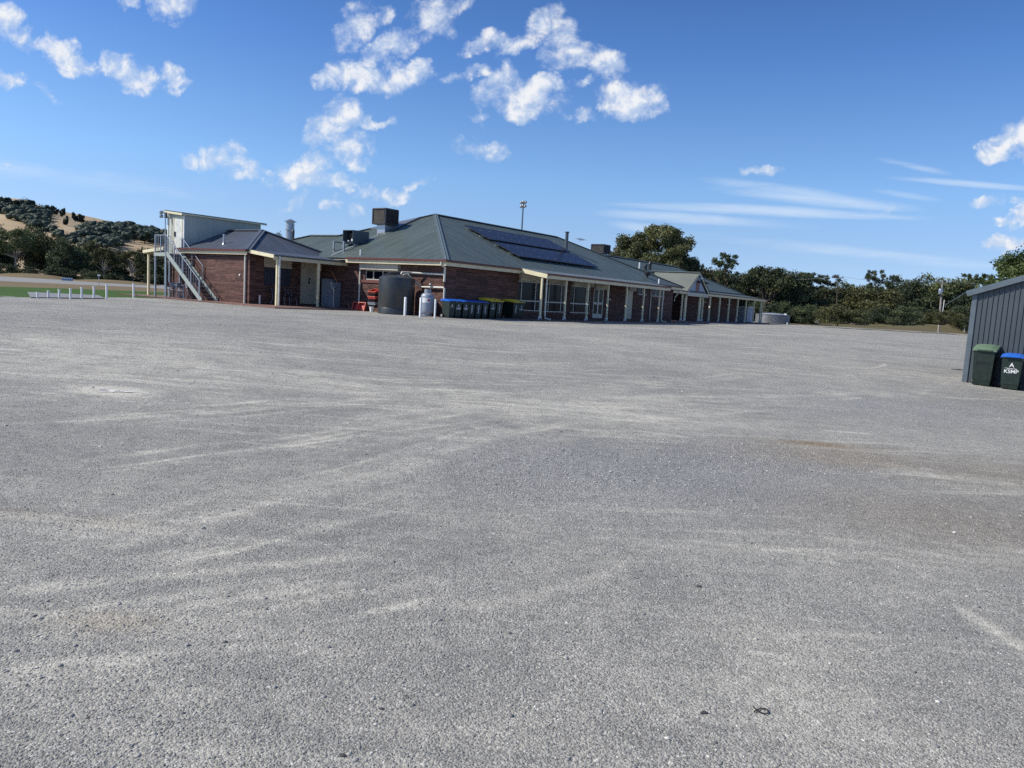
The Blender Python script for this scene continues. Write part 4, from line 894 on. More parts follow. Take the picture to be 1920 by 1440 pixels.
b = MB(); b.box(-4.68,-4.62,15.47,15.55,2.47,4.52); b.box(-4.68,-4.62,16.35,16.43,2.47,4.52); b.box(-4.68,-4.62,15.55,16.35,4.45,4.52); b.build('door_frame', M['cream'], cd)
for o in B.children:
    if o.name.startswith('cabin_'): o.location = (-.23, -.38, 0)
# side verandah behind the landing
b = MB(); b.slab([(-4.9,17.02,2.80), (3,17.02,2.80), (3,19.14,2.62), (-4.9,19.14,2.62)], .03); b.build('side_verandah_roof', M['kroof_x'], B)
b = MB(); b.beam((-4.92,17.0,2.72), (-4.92,19.16,2.53), .05, .17); b.box(-4.9,3,19.10,19.14,2.40,2.56); b.build('fascia', M['post'], B)
for s_ in (-4.6, -1.1, 2.6):
    b = MB(); b.box(s_-.055, s_+.055, 19.05, 19.16, -.25, 2.5); b.build('verandah_post', M['post'], B)
# paving round the building
b = MB(); b.box(-6.3,-.0,5.0,19.5,-.2,.0); b.box(-6.3,-5.6,8.9,19.5,-.21,-.004); b.box(4.6,29.5,-2.45,-.0,-.2,.0); b.box(-1.0,4.6,-.6,.1,-.2,-.03)
pv = b.build('paving', M['paving']); pv.location = tuple(L(0, 0)); pv.rotation_euler = (0, 0, PHI); tag(pv, kind='structure')

# ---------------------------------------------------------------- far wing with gabled porch
Fw = empty('brick_wing', L(29, 3), PHI, 'far lower brick wing with green roof and steep gabled porch, beyond the clubhouse', 'building')
fo = Vector((29, 3, 0))
def FB(): b = MB(); b.x = Matrix.Translation(-fo); return b
b = FB(); W3 = [(41.9,42.7,1.75,2.3), (45.6,46.6,1.7,2.28), (48.3,49.6,1.7,2.28)]
wall(b, 's', 3.1, 37.4, 51.5, -.6, 2.75, W3); wall(b, 't', 51.5, 3.1, 13.5, -.6, 2.75); wall(b, 's', 13.5, 29, 51.5, -.6, 2.75); wall(b, 't', 29, 4.5, 13.5, -.6, 2.75)
wall(b, 's', 6.0, 29, 37.4, -.6, 2.75); wall(b, 't', 37.4, 3.1, 6.0, -.6, 2.75)
b.build('wall', M['brick'], Fw)
b = FB(); fb(b, 's', 6.0, 29.3, 37.3, -.05, -.01, .05, 2.6); b.build('recess_shade', M['glass'], Fw)  # dark sheet over the back wall, stands in for the porch recess shade
def fwin(u0, u1, z0, z1):
    b = FB(); fb(b, 's', 3.1, u0, u0+.06, .03, .08, z0, z1); fb(b, 's', 3.1, u1-.06, u1, .03, .08, z0, z1); fb(b, 's', 3.1, u0+.06, u1-.06, .03, .08, z0, z0+.06); fb(b, 's', 3.1, (u0+u1)/2-.03, (u0+u1)/2+.03, .03, .08, z0, z1); fb(b, 's', 3.1, u0+.06, u1-.06, .03, .08, z1-.06, z1)
    o = b.build('window', M['frame'], Fw); b = FB(); fb(b, 's', 3.1, u0+.01, u1-.01, .055, .06, z0, z1); b.build('glass', M['glass'], o)
    b = FB(); fb(b, 's', 3.1, u0-.05, u1+.05, -.05, 0, z0-.1, z0); b.build('sill', M['sill'], o)
for q in W3: fwin(*q)
FE = 2.90; RZ = 5.32
b = FB(); b.slab([(28.6,2.65,FE), (51.9,2.65,FE), (46.3,8.25,RZ), (28.6,8.25,RZ)]); fr_ = b.build('roof', M['roof_x'], Fw)
b = FB(); b.slab([(51.9,2.65,FE), (51.9,13.85,FE), (46.3,8.25,RZ)]); b.slab([(28.6,8.25,RZ), (46.3,8.25,RZ), (51.9,13.85,FE), (28.6,13.85,FE)]); b.build('roof', M['roof_y'], Fw)
b = FB()
for p, q in (((28.6,8.25,RZ), (46.3,8.25,RZ)), ((46.3,8.25,RZ), (51.9,2.65,FE)), ((35.2,1.0,4.24), (35.2,5.7,4.24))):
    p, q = Vector(p), Vector(q); up = Vector((0, 0, .015)); b.beam(p+up, q+up, .3, .03); b.tube([p+up*2.4, q+up*2.4], .035, 6)
b.build('ridge_cap', M['cap'], fr_)
GZ_ = 4.22
b = FB(); b.slab([(32.75,1.0,2.50), (35.2,1.0,GZ_), (35.2,5.75,GZ_), (32.75,2.7,2.50)]); b.slab([(35.2,1.0,GZ_), (37.65,1.0,2.50), (37.65,2.7,2.50), (35.2,5.75,GZ_)]); b.build('porch_roof', M['roof_x'], Fw)
b = FB(); b.slab([(28.6,.98,2.55), (32.8,.98,2.55), (32.8,2.66,2.82), (28.6,2.66,2.82)], .03); b.slab([(37.6,.98,2.55), (54.2,.98,2.55), (51.95,2.66,2.82), (37.6,2.66,2.82)], .03); b.slab([(54.2,.98,2.55), (54.2,13,2.55), (51.95,13,2.82), (51.95,2.66,2.82)], .03); b.build('verandah_roof', M['roof_x'], Fw)
b = FB(); b.beam((37.7,2.6,FE-.04), (52,2.6,FE-.04), .1, .09); b.beam((28.7,2.6,FE-.04), (32.9,2.6,FE-.04), .1, .09); b.beam((37.7,.92,2.53), (54.3,.92,2.53), .09, .07); b.beam((28.7,.92,2.53), (32.7,.92,2.53), .09, .07); b.build('gutter', M['gutter'], Fw)
b = FB(); b.box(37.7,54.2,.97,1.02,2.30,2.49); b.box(28.6,32.7,.97,1.02,2.30,2.49); b.box(37.7,51.9,2.63,2.66,FE-.22,FE-.09); b.box(54.18,54.22,1.02,13,2.3,2.49); b.build('fascia', M['cream'], Fw)
b = FB(); b.box(32.8,37.6,.95,1.12,2.16,2.46); b.build('porch_beam', M['door'], Fw)
b = FB()
for x0, x1 in ((32.7,35.2), (37.7,35.2)): b.beam((x0,.98,2.46), (x1,.98,4.18), .05, .20)
b.build('barge_board', M['door'], Fw)
b = FB(); b.beam((32.62,.94,2.55), (35.2,.94,4.32), .03, .05); b.beam((37.78,.94,2.55), (35.2,.94,4.32), .03, .05); b.build('barge_trim', M['black'], Fw)
b = FB(); b.add([(33.1,1.10,2.46), (37.3,1.10,2.46), (35.2,1.10,3.95)], [(0,1,2)]); gp_ = b.build('gable_board', M['emblem_bg'], Fw)
b = FB(); b.add([(34.8,1.085,2.60), (35.6,1.085,2.60), (35.6,1.085,3.45), (35.2,1.085,3.70), (34.8,1.085,3.45)], [(0,1,2,3,4)]); b.build('painted_band', M['emblem_red'], gp_)
b = FB(); b.add([(33.35,1.08,2.50), (37.05,1.08,2.50), (36.75,1.08,2.64), (33.6,1.08,2.64)], [(0,1,2,3)]); b.build('dark_strip', M['mesh_screen'], gp_)
b = FB(); b.lathe([(.10, -.05), (.16, .0), (.13, .1), (.02, .14)], 12); o = b.build('floodlight', M['white'], Fw, smooth=True); 
o.data.transform(Matrix.Translation(fo + Vector((35.2-29, .80-3, 3.72)) )) if True else None
for x in (34.75, 36.55):
    b = FB(); b.beam((x,.95,3.45), (x,.65,3.40), .22, .16); b.build('floodlight', M['black'], Fw)
fps = [(32.33,1.2), (33.0,1.2), (33.15,1.2), (36.15,1.2), (36.35,1.2), (36.95,1.2), (38.65,1.2), (41.1,1.2), (43.6,1.2), (46.05,1.2), (48.5,1.2), (51.0,1.2), (53.2,1.2), (53.75,1.2), (53.75,5.5), (53.75,9.5), (30.2,1.2)]
for x, y in fps:
    b = FB(); b.box(x-.06, x+.06, y-.06, y+.06, .12, 2.32); o = b.build('verandah_post', M['post'], Fw)
    b = FB(); b.box(x-.07, x+.07, y-.07, y+.07, .10, .20)
    for sx in (-1, 1): b.beam((x+sx*.03, y, .15), (x+sx*.16, y, .0), .07, .035)
    b.build('stirrup', M['white'], o)
for s_, t_, z_, nm_, m_, r_, h_ in ((33.67,6.1,4.42,'vent_pipe','white',.07,.5), (34.5,5.9,4.33,'roof_vent','black',.13,.55), (36.0,6.2,4.46,'roof_vent','black',.13,.75)):
    b = FB(); b.lathe([(r_,z_-.1), (r_,z_+h_*.6), (r_*(1.5 if nm_ == 'roof_vent' else 1),z_+h_*.62), (r_*.4 if nm_ == 'roof_vent' else r_,z_+h_)], 12, s_, t_); b.build(nm_, M[m_], Fw, smooth=True)
b = MB(); b.box(29.5,55,.6,3.1,-.2,-.0); b.box(29.5,37.4,3.1,6,-.2,-.0); b.box(51.5,55,3.1,13,-.2,-.0); pv = b.build('paving', M['paving']); pv.location = tuple(L(0, 0)); pv.rotation_euler = (0, 0, PHI); tag(pv, kind='structure')

# ---------------------------------------------------------------- staircase and landing
def near(nm, s_, t_, z_=0., rz=0., **kw): return empty(nm, L(s_, t_, z_), PHI+rz, **kw)
S = near('external_staircase', -5.42, 11.82, -.02, label='grey steel staircase with balustrade climbing to the white door of the upper cabin', cat='staircase')
RUN, RISE, NS = 3.28, 2.44, 13; sx0, sx1 = -.42, .50
for x in (sx0, sx1):
    b = MB(); b.beam((x,-.10,.0), (x,RUN,RISE+.02), .045, .24); b.build('stringer', M['stairgrey'], S)
for k in range(1, NS):
    b = MB(); y = RUN*k/NS; z = RISE*k/NS; b.box(sx0+.03, sx1-.03, y-.14, y+.14, z-.035, z); tr_ = b.build('tread', M['darkmetal'], S)
    b = MB(); b.box(sx0+.03, sx1-.03, y-.147, y-.14, z-.035, z+.003); b.build('nosing', M['steel'], tr_)
def rail(x, y0, z0, y1, z1, posts, nb):
    b = MB(); b.tube([(x,y0,z0+.98), (x,y1,z1+.98)], .022, 8); b.tube([(x,y0,z0+.16), (x,y1,z1+.16)], .014, 6); b.build('handrail', M['rail'], S)
    for k in range(posts):
        f = k/(posts-1); y = y0+(y1-y0)*f; z = z0+(z1-z0)*f; b = MB(); b.box(x-.025, x+.025, y-.025, y+.025, z, z+.98); b.build('rail_post', M['rail'], S)
    b = MB()
    for k in range(nb):
        f = (k+.5)/nb; y = y0+(y1-y0)*f; z = z0+(z1-z0)*f; b.tube([(x,y,z+.16), (x,y,z+.97)], .014, 5)
    b.build('balusters', M['rail'], S)
rail(sx0, .08, .05, RUN, RISE, 5, 14)
b = MB(); b.tube([(sx1-.02,1.2,RISE*1.2/RUN+.95), (sx1-.02,RUN,RISE+.95)], .02, 8)
for f in (.02, .5, 1): y = 1.2+(RUN-1.2)*f; z = RISE*(y/RUN); b.box(sx1-.04, sx1, y-.02, y+.02, z, z+.95)
b.build('handrail', M['rail'], S)
b = MB(); b.box(sx0-.03, .57, RUN, RUN+1.15, RISE-.04, RISE); b.build('landing', M['darkmetal'], S)
b = MB(); b.box(sx0-.05, sx0-.005, RUN, RUN+1.17, RISE-.17, RISE+.02); b.box(sx0, .57, RUN+1.15, RUN+1.19, RISE-.17, RISE+.02); b.build('landing_edge', M['stairgrey'], S)
rail(sx0, RUN, RISE, RUN+1.13, RISE, 3, 5)
b = MB(); b.tube([(sx0,RUN+1.13,RISE+.98), (.5,RUN+1.13,RISE+.98)], .022, 8); 
for q in (.0, .15, .3, .45, .6, .75, .9): b.tube([(sx0+q,RUN+1.13,RISE), (sx0+q,RUN+1.13,RISE+.98)], .011, 5)
b.build('handrail', M['rail'], S)
for x, y in ((sx0,RUN+.02), (sx0,RUN+1.08), (.42,RUN+1.08), (.42,RUN+.05)):
    b = MB(); b.box(x-.04, x+.04, y-.04, y+.04, -.15, RISE-.05); b.build('support_leg', M['rail'], S)
b = MB(); b.box(.40, .45, 1.42, 1.47, 0, 1.0); b.build('support_leg', M['rail'], S)
# lamp pole at the cabin
Lp = near('lamp_pole', -5.1, 16.5, 0, label='slim pole with two round lamps fixed beside the upper cabin roof', cat='lamp pole')
b = MB(); b.tube([(0,0,-.2), (0,0,4.75)], .03, 8); b.build('pole', M['steel'], Lp)
b = MB(); b.tube([(0,0,4.72), (0,.42,4.80)], .015, 6); b.box(-.06,.06,-.12,.02,4.42,4.72); b.build('bracket', M['acgrey'], Lp)
for z in (4.74, 4.53):
    b = MB(); b.lathe([(.03,.10), (.10,.06), (.12,-.02), (.09,-.09), (.02,-.10)], 14); o = b.build('lamp', M['steel'], Lp, smooth=True); o.location = (0, .42, z)
# furniture under the stairs
Tb = near('outdoor_table', -5.25, 14.35, 0, label='small grey table standing under the metal staircase', cat='table')
b = MB(); b.box(-.32,.32,-.45,.45,.70,.74); b.build('tabletop', M['graybox'], Tb)
for x in (-.27,.27):
    for y in (-.4,.4): b = MB(); b.tube([(x,y,0), (x*.9,y*.9,.7)], .02, 6); b.build('leg', M['steel'], Tb)
def chair(s_, t_, rz, label, group, m_='chair', metal='rail'):
    c = near('chair', s_, t_, 0, rz, label=label, cat='chair', group=group)
    b = MB(); b.box(-.22,.22,-.21,.21,.43,.46, .01); b.build('seat', M[m_], c)
    b = MB(); b.beam((0,.22,.58), (0,.27,.84), .42, .02); b.box(-.21,.21,.215,.235,.58,.84); b.build('backrest', M[m_], c)
    for x in (-.2,.2):
        b = MB(); b.tube([(x,.28,.86), (x,.21,.44), (x,-.2,.44), (x*1.08,-.28,0)], .012, 6); b.build('leg', M[metal], c)
        b = MB(); b.tube([(x,.16,.44), (x*1.08,.30,0)], .012, 6); b.build('leg', M[metal], c)
    return c
chair(-5.55, 13.95, .3, 'grey chair under the staircase, right of the small table', 'chairs under the staircase', 'graybox')
chair(-5.6, 14.6, -.2, 'grey chair under the staircase, in front of the small table', 'chairs under the staircase', 'graybox')
chair(-5.3, 13.55, 1.2, 'grey chair tucked lowest under the staircase', 'chairs under the staircase', 'graybox')
chair(-5.3, 15.35, 2.2, 'reddish worn chair standing apart on the left of the table under the stairs', 'chairs under the staircase', 'sill', 'sill')
chair(-3.55, 8.35, .15, 'dark metal-legged chair against the wall left under the blue window screen', 'chairs on the porch')
chair(-2.75, 8.35, -.1, 'dark metal-legged chair against the wall beside the cream double door', 'chairs on the porch')
# cabinets in the recess
C1 = near('electrical_cabinet', -.25, 8.3, 0, label='taller pale grey metal cabinet in the dark porch corner', cat='cabinet')
b = MB(); b.box(-.22,.22,-.28,.28,0,1.55,.01); b.build('body', M['graybox'], C1); b = MB(); b.box(-.24,-.222,-.24,.24,.08,1.48); b.build('door', M['graybox'], C1)
C2 = near('gas_meter_cabinet', -.25, 7.75, 0, label='shorter pale grey metal cabinet with a round meter on its side', cat='cabinet')
b = MB(); b.box(-.22,.22,-.26,.26,0,1.38,.01); b.build('body', M['graybox'], C2); b = MB(); b.box(-.24,-.222,-.22,.10,.7,1.3); b.build('door', M['graybox'], C2)
b = MB(); b.tube([(-.30,-.22,1.12), (-.22,-.22,1.12)], .13, 14); b.build('meter', M['graybox'], C2); b = MB(); b.tube([(-.26,-.24,0), (-.26,-.24,1.05)], .025, 6); b.build('pipe', M['pvc'], C2)

# ---------------------------------------------------------------- rain tank, pipes, gas cylinder, bollards
tm = bpy.data.materials.new('tank plastic'); tm.use_nodes = True; t = NT(tm.node_tree); p = t.n['Principled BSDF']
tc = t.node('ShaderNodeTexCoord').outputs['Object']; mp = t.node('ShaderNodeMapping', {0: tc}); mp.inputs['Scale'].default_value = (2.2, 2.2, .9)
n = t.noise(mp.outputs[0], 1.5, 5, .6).outputs[0]; p.inputs['Roughness'].default_value = .38
t.l.new(t.mix(t.maprange(n, .35, .65), (.028, .038, .050), (.055, .055, .046)), p.inputs['Base Color'])
T = near('rainwater_tank', -1.3, 1.98, -.05, label='dark round plastic rainwater tank standing against the end wall', cat='water tank')
b = MB(); b.lathe([(.88,0), (.90,.02), (.90,.28), (.885,.31), (.90,.34), (.90,1.74), (.89,1.80), (.55,1.93), (.26,1.97), (.24,2.0)], 48); b.build('tank_body', tm, T, smooth=True)
b = MB(); b.lathe([(.24,1.99), (.26,2.0), (.26,2.05), (.2,2.08)], 24, -.25, .1); b.beam((-.55,.5,1.96), (-.2,-.25,2.03), .03, .03); b.beam((-.65,.35,1.93), (-.5,-.3,1.99), .03, .03); b.build('inlet_lid', M['black'], T, smooth=False)
def wpipe(name, pts, label, r_=.05, m_='pvc'):
    b = MB(); b.tube([tuple(Vector(q)) for q in pts], r_, 10); o = b.build(name, M[m_], None, smooth=True); o.location = tuple(L(0, 0)); o.rotation_euler = (0, 0, PHI); return tag(o, label, 'pipe')
wpipe('water_pipe', [(-.10,-.12,2.06), (-.10,1.3,2.07), (-.35,1.9,2.07), (-.95,2.0,2.06), (-1.0,2.0,1.95)], 'upper cream pipe running along the end wall from the corner downpipe to the tank top')
wpipe('water_pipe', [(-.12,-.14,-.05), (-.12,-.14,1.34), (-.12,-.10,1.40), (-.12,.0,1.41), (-.12,1.36,1.38), (-.14,1.46,1.42), (-.55,2.0,1.98), (-.8,2.05,1.93)], 'lower cream pipe rising beside the gas cylinder and slanting up to the tank')
b = MB(); b.lathe([(.05,-.05), (.09,0), (.05,.06)], 12); b.tube([(0,0,0), (0,0,-.25)], .015, 6); o = b.build('wall_tap', M['steel'], None); o.location = tuple(L(-.2, .72, 1.52)); tag(o, 'small round metal gas regulator above the lower cream pipe', 'regulator')
G_ = near('gas_cylinder', -.8, .34, -.04, label='squat silver grey gas cylinder with white label, between white bollards', cat='gas cylinder')
b = MB(); b.lathe([(.25,0), (.27,.02), (.27,.10), (.30,.12), (.335,.2), (.34,.3), (.34,.92), (.325,1.02), (.26,1.10), (.17,1.13)], 36); b.build('cylinder_body', M['gas'], G_, smooth=True)
b = MB(); b.lathe([(.17,1.12), (.17,1.32), (.155,1.32), (.155,1.14)], 24); b.build('collar', M['gas'], G_, smooth=True)
b = MB(); V = []; 
for z in (.66, .90):
    for k in range(9): q = math.radians(172+k*8.5); V.append((.345*math.cos(q), .345*math.sin(q), z))
b.add(V, [(k, k+1, k+10, k+9) for k in range(8)]); lb_ = b.build('label_panel', M['white'], G_)
b = MB(); q = math.radians(232); c_ = Vector((.353*math.cos(q), .353*math.sin(q), .78)); tg = Vector((-math.sin(q), math.cos(q), 0))
b.add([tuple(c_+Vector((0, 0, .075))), tuple(c_+tg*.07), tuple(c_-Vector((0, 0, .075))), tuple(c_-tg*.07)], [(0,1,2,3)]); b.build('hazard_diamond', M['red'], lb_)
for i, (s_, t_, h_, lb__) in enumerate(((-2.3,.40,.92,'white round bollard standing alone in front of the dark tank'), (-2.3,-.60,.94,'white round bollard directly left of the gas cylinder front'), (-2.3,-1.51,.92,'thinner white bollard between gas cylinder and first blue-lidded bin'))):
    o = near('bollard', s_, t_, -.08, label=lb__, cat='bollard', group='white bollards guarding the gas cylinder'); r_ = .062 if i < 2 else .045
    b = MB(); b.lathe([(r_,-.1), (r_,h_-.02), (r_*.8,h_)], 16); b.build('post', M['white'], o, smooth=True)
# stacked red crates and plastic trays
def crate(s_, t_, z_, rx, ry, rz, w_, d_, h_, m_, label, grp='plastic crates by the tank'):
    o = near('crate', s_, t_, z_, label=label, cat='crate', group=grp); o.rotation_euler = (rx, ry, PHI+rz)
    b = MB()
    for a_, c_, e_, f_ in ((-w_/2,w_/2,-d_/2,-d_/2+.02), (-w_/2,w_/2,d_/2-.02,d_/2), (-w_/2,-w_/2+.02,-d_/2+.02,d_/2-.02), (w_/2-.02,w_/2,-d_/2+.02,d_/2-.02)): b.box(a_, c_, e_, f_, .025, h_)
    b.build('side_walls', M[m_], o); b = MB(); b.box(-w_/2,w_/2,-d_/2,d_/2,0,.024); b.build('base', M[m_], o)
    b = MB(); e2 = .018
    for a_, c_, e_, f_ in ((-w_/2-e2,w_/2+e2,-d_/2-e2,-d_/2+.01), (-w_/2-e2,w_/2+e2,d_/2-.01,d_/2+e2), (-w_/2-e2,-w_/2+.01,-d_/2,d_/2), (w_/2-.01,w_/2+e2,-d_/2,d_/2)): b.box(a_, c_, e_, f_, h_-.03, h_+.005)
    for k in (-.25, .25): b.box(w_*k-.012, w_*k+.012, -d_/2-.01, -d_/2, 0, h_-.03); b.box(-w_/2-.01, -w_/2, d_*k-.012, d_*k+.012, 0, h_-.03)
    b.build('rim', M['redlight' if m_ == 'red' else m_], o); return o
crate(-.75, 5.35, .02, 0, -1.25, .25, .66, .44, .16, 'red', 'red crate leaning on the end wall, left one of the leaning pair')
crate(-.80, 4.90, .02, 0, -1.25, .10, .68, .46, .16, 'red', 'red crate leaning on the end wall, right one of the leaning pair')
zz = .0
for k, (c_, lb__) in enumerate((('black','lowest dark tray in the crate stack beside the tank'), ('graybox','second dark tray from the bottom of the crate stack beside the tank'), ('black','third tray from the bottom of the crate stack beside the tank'), ('red','red crate resting in the middle of the crate stack beside the tank'), ('black','dark tray just under the top crate of the stack beside the tank'), ('red','topmost tilted red crate of the stack beside the tank'))):
    crate(-.62, 4.2, .18+k*.155, .0, -.12 if k < 5 else -.35, -.15+.1*(k % 2), .42, .56, .13, c_, lb__, 'stack of trays by the tank')
o = near('bucket', -1.15, 3.85, -.04, label='small white bucket at the foot of the tray stack', cat='bucket'); b = MB(); b.lathe([(.09,0), (.12,.24), (.13,.24), (.13,.26), (.11,.26), (.08,.02)], 18); b.build('pail', M['white'], o, smooth=True)
b = MB(); b.tube([(.12*math.cos(q), .0, .25-.10*math.sin(q)) for q in np.linspace(0, math.pi, 9)], .005, 5); b.build('handle', M['steel'], o)

# ---------------------------------------------------------------- wheelie bins
def bin_(big, lid, name='wheelie_bin', lidopen=0):
    o = empty(name, (0, 0, 0)); w_, d_, h_ = (.58, .70, 1.02) if big else (.48, .54, .90); bm_ = M['bin240' if big else 'bin']
    b = MB(); b.taper((-w_*.36, w_*.36, -d_*.36, d_*.34), (-w_*.39, w_*.39, -d_*.40, d_*.38), .03, .16*h_); b.taper((-w_*.40, w_*.40, -d_*.41, d_*.38), (-w_*.47, w_*.47, -d_*.49, d_*.44), .16*h_, .92*h_)
    b.taper((-w_*.36, w_*.36, -d_*.425, -d_*.40), (-w_*.30, w_*.30, -d_*.47, -d_*.45), .17*h_, .80*h_) if False else None
    b.build('body', bm_, o)
    b = MB(); b.box(-w_*.51, w_*.51, -d_*.53, d_*.47, .885*h_, .925*h_, .008); b.build('rim', bm_, o)
    b = MB(); z = .93*h_; W2, D2 = w_*.53, d_*.56
    V = []; F = []; nx, ny = 9, 7
    for j in range(ny):
        for i in range(nx):
            x = -1+2*i/(nx-1); y = -1+2*j/(ny-1); V.append((x*W2, y*D2+.02, z+.055*(1-abs(x)**4)*(1-abs(y)**4)+(.12 if big else .06)*(y+1)/2))
    for j in range(ny-1):
        for i in range(nx-1): F.append((j*nx+i, j*nx+i+1, (j+1)*nx+i+1, (j+1)*nx+i))
    b.add(V, F)
    rim_ = [(i, 0) for i in range(nx)]+[(nx-1, j) for j in range(1, ny)]+[(i, ny-1) for i in range(nx-2, -1, -1)]+[(0, j) for j in range(ny-2, 0, -1)]
    n0 = len(b.v); V2 = [(V[j*nx+i][0]*1.0, V[j*nx+i][1], z-.035+(.06 if big else .02)*j/(ny-1)) for i, j in rim_]; top = [V[j*nx+i] for i, j in rim_]
    b.add(top+V2, [(k, k+len(rim_), (k+1) % len(rim_)+len(rim_), (k+1) % len(rim_)) for k in range(len(rim_))])
    b.box(-w_*.33, w_*.33, -D2-.035, -D2+.03, z-.01, z+.025, .006)
    if big:
        b.box(-w_*.34, w_*.34, -d_*.30, -d_*.24, z+.06, z+.095, .006); b.box(-w_*.34, w_*.34, d_*.05, d_*.10, z+.09, z+.135, .006)
    b.build('lid', M[lid], o, smooth=True)
    b = MB(); b.tube([(-w_*.34, d_*.56, h_*.93), (w_*.34, d_*.56, h_*.93)], .016, 8); b.box(-w_*.36, -w_*.33, d_*.44, d_*.58, h_*.9, h_*.95); b.box(w_*.33, w_*.36, d_*.44, d_*.58, h_*.9, h_*.95); b.build('handle', bm_, o)
    for sx in (-1, 1):
        b = MB(); b.tube([(sx*w_*.40, d_*.40, .10), (sx*w_*.50, d_*.40, .10)], .10, 18); q = b.build('wheel', M['rubber'], o, smooth=True); b = MB(); b.tube([(sx*w_*.505, d_*.40, .10), (sx*w_*.52, d_*.40, .10)], .055, 14); b.build('hub', M['wheel'], q)
    b = MB(); b.tube([(-w_*.45, d_*.40, .10), (w_*.45, d_*.40, .10)], .014, 6); b.build('axle', M['steel'], o)
    return o
def face_y(big, z):                                      # y of the sloping front at height z
    d_, h_ = (.70, 1.02) if big else (.54, .90); f = (z-.16*h_)/(.76*h_); return -(d_*.41+(d_*.49-d_*.41)*f)-.004
def mark(o, big, word='KSMP', vertical=False, dim=False):
    h_ = 1.02 if big else .90; tilt = math.atan(((.70 if big else .54)*.08)/(.76*h_)); m_ = M['white']
    rx = (math.pi/2+tilt, 0, 0)
    lettering('A', .15, (0, face_y(big, .70*h_), .70*h_), m_, o, rx)
    b = MB(); z = .70*h_-.085; b.beam((-.10, face_y(big, z), z), (.12, face_y(big, z), z-.004), .004, .012); b.beam((-.14, face_y(big, z), z+.012), (-.02, face_y(big, z), z+.002), .004, .006); b.build('emblem_line', m_, o)
    if word and not vertical: lettering(word, .125, (0, face_y(big, .52*h_), .52*h_), m_, o, rx, 1.05)
    if word and vertical: lettering(word, .12, (.0, face_y(big, .46*h_), .46*h_), m_, o, (math.pi/2+tilt, 0, 0) if False else (math.pi/2+tilt, -math.pi/2, 0) if False else (math.pi/2+tilt, 0, 0), 1.0).rotation_euler.rotate_axis('Z', math.pi/2)
P_blue = bin_(False, 'lidblue'); P_yel = bin_(True, 'lidyellow')
first = {'b': True, 'y': True}
def put_bin(kind, s_, t_, rz, label, word, vertical, group='wheelie bins beside the clubhouse wall'):
    src = P_blue if kind == 'b' else P_yel
    o = copy_tree(src); o.location = tuple(L(s_, t_, -.055)); o.rotation_euler = (0, 0, PHI+rz); tag(o, label, 'bin', group); mark(o, kind == 'y', word, vertical); return o
BB = [('b',-.55,'blue-lidded bin at the left end of the row, with A and no other word',None,False), ('b',-.05,'second blue-lidded bin from the left, with KSMP painted across','KSMP',False), ('b',.52,'third blue-lidded bin from the left, with fainter painted KSMP','KSMP',False),
 ('b',1.02,'fourth blue-lidded bin from the left, letters painted downwards','KSMP',True), ('b',1.57,'fifth blue-lidded bin from the left, letters painted downwards','KSMP',True), ('b',2.12,'blue-lidded bin next to the yellow-lidded pair','KSMP',True),
 ('y',2.80,'yellow-lidded bin touching the blue-lidded row, KSMP across','KSMP',False), ('y',3.40,'yellow-lidded bin, right of the pair beside the blue row','KSMP',True),
 ('y',5.08,'yellow-lidded bin standing near the first verandah window','KSMP',True), ('y',5.86,'faded yellow-lidded bin closest to the first verandah post','KSMP',False)]
rj = random.Random(4)
for k, (kd, s_, lb__, wd, vt) in enumerate(BB):
    o = put_bin(kd, s_+.12, (-.72 if kd == 'b' else -.60) + (.0 if k < 8 else .12 if k == 8 else .30), rj.uniform(-.06, .06), lb__, wd, vt)
    if k == 9:
        for ch_ in o.children:
            if ch_.name.startswith('lid'): ch_.data = ch_.data.copy(); ch_.data.materials[0] = M['lidolive']
def kill(o):
    for c_ in list(o.children): kill(c_)
    bpy.data.objects.remove(o)

# ---------------------------------------------------------------- shed at the right and its bins
A_ = gp(1806, 716.5); Bq = gp(1868, 724.0)
sd = np.array([.72, -.69]); sd = sd/np.linalg.norm(sd); sn = np.array([-sd[1], sd[0]])   # along the wall, and away from the camera
SH = empty('steel_shed', (A_[0], A_[1], 0), math.atan2(sd[1], sd[0]), 'dark grey ribbed steel shed cut by the right picture edge', 'shed')
EH, SLP, SW, SD_ = 2.51, .36, 5.0, 6.0
b = MB(); V = []; F = []; x = 0; prof = []
while x < SW:                                            # trapezoid ribs modelled in the sheet
    prof += [(x, 0), (x+.070, 0), (x+.080, -.024), (x+.100, -.024), (x+.110, 0)]; x += .118
zt = lambda x_: EH+SLP*min(x_, SW-x_)-.02
for x_, y_ in prof: V += [(x_, y_, -.15), (x_, y_, zt(x_))]
b.add(V, [(2*i, 2*i+2, 2*i+3, 2*i+1) for i in range(len(prof)-1)])
b.add([(0,0,-.15), (0,0,EH), (0,SD_,EH), (0,SD_,-.15)], [(0,1,2,3)]); b.add([(SW,0,-.15), (SW,0,EH), (SW,SD_,EH), (SW,SD_,-.15)], [(0,1,2,3)]); b.add([(0,SD_,-.15), (SW,SD_,-.15), (SW,SD_,EH), (SW/2,SD_,EH+SLP*SW/2), (0,SD_,EH)], [(0,1,2,3,4)])
b.build('wall', M['shed'], SH)
b = MB(); b.slab([(-.12,-.10,EH+.0), (SW/2,-.10,EH+SLP*(SW/2+.12)), (SW/2,SD_+.1,EH+SLP*(SW/2+.12)), (-.12,SD_+.1,EH)], .03); b.slab([(SW/2,-.10,EH+SLP*(SW/2+.12)), (SW+.12,-.10,EH), (SW+.12,SD_+.1,EH), (SW/2,SD_+.1,EH+SLP*(SW/2+.12))], .03); b.build('roof', M['shed'], SH)
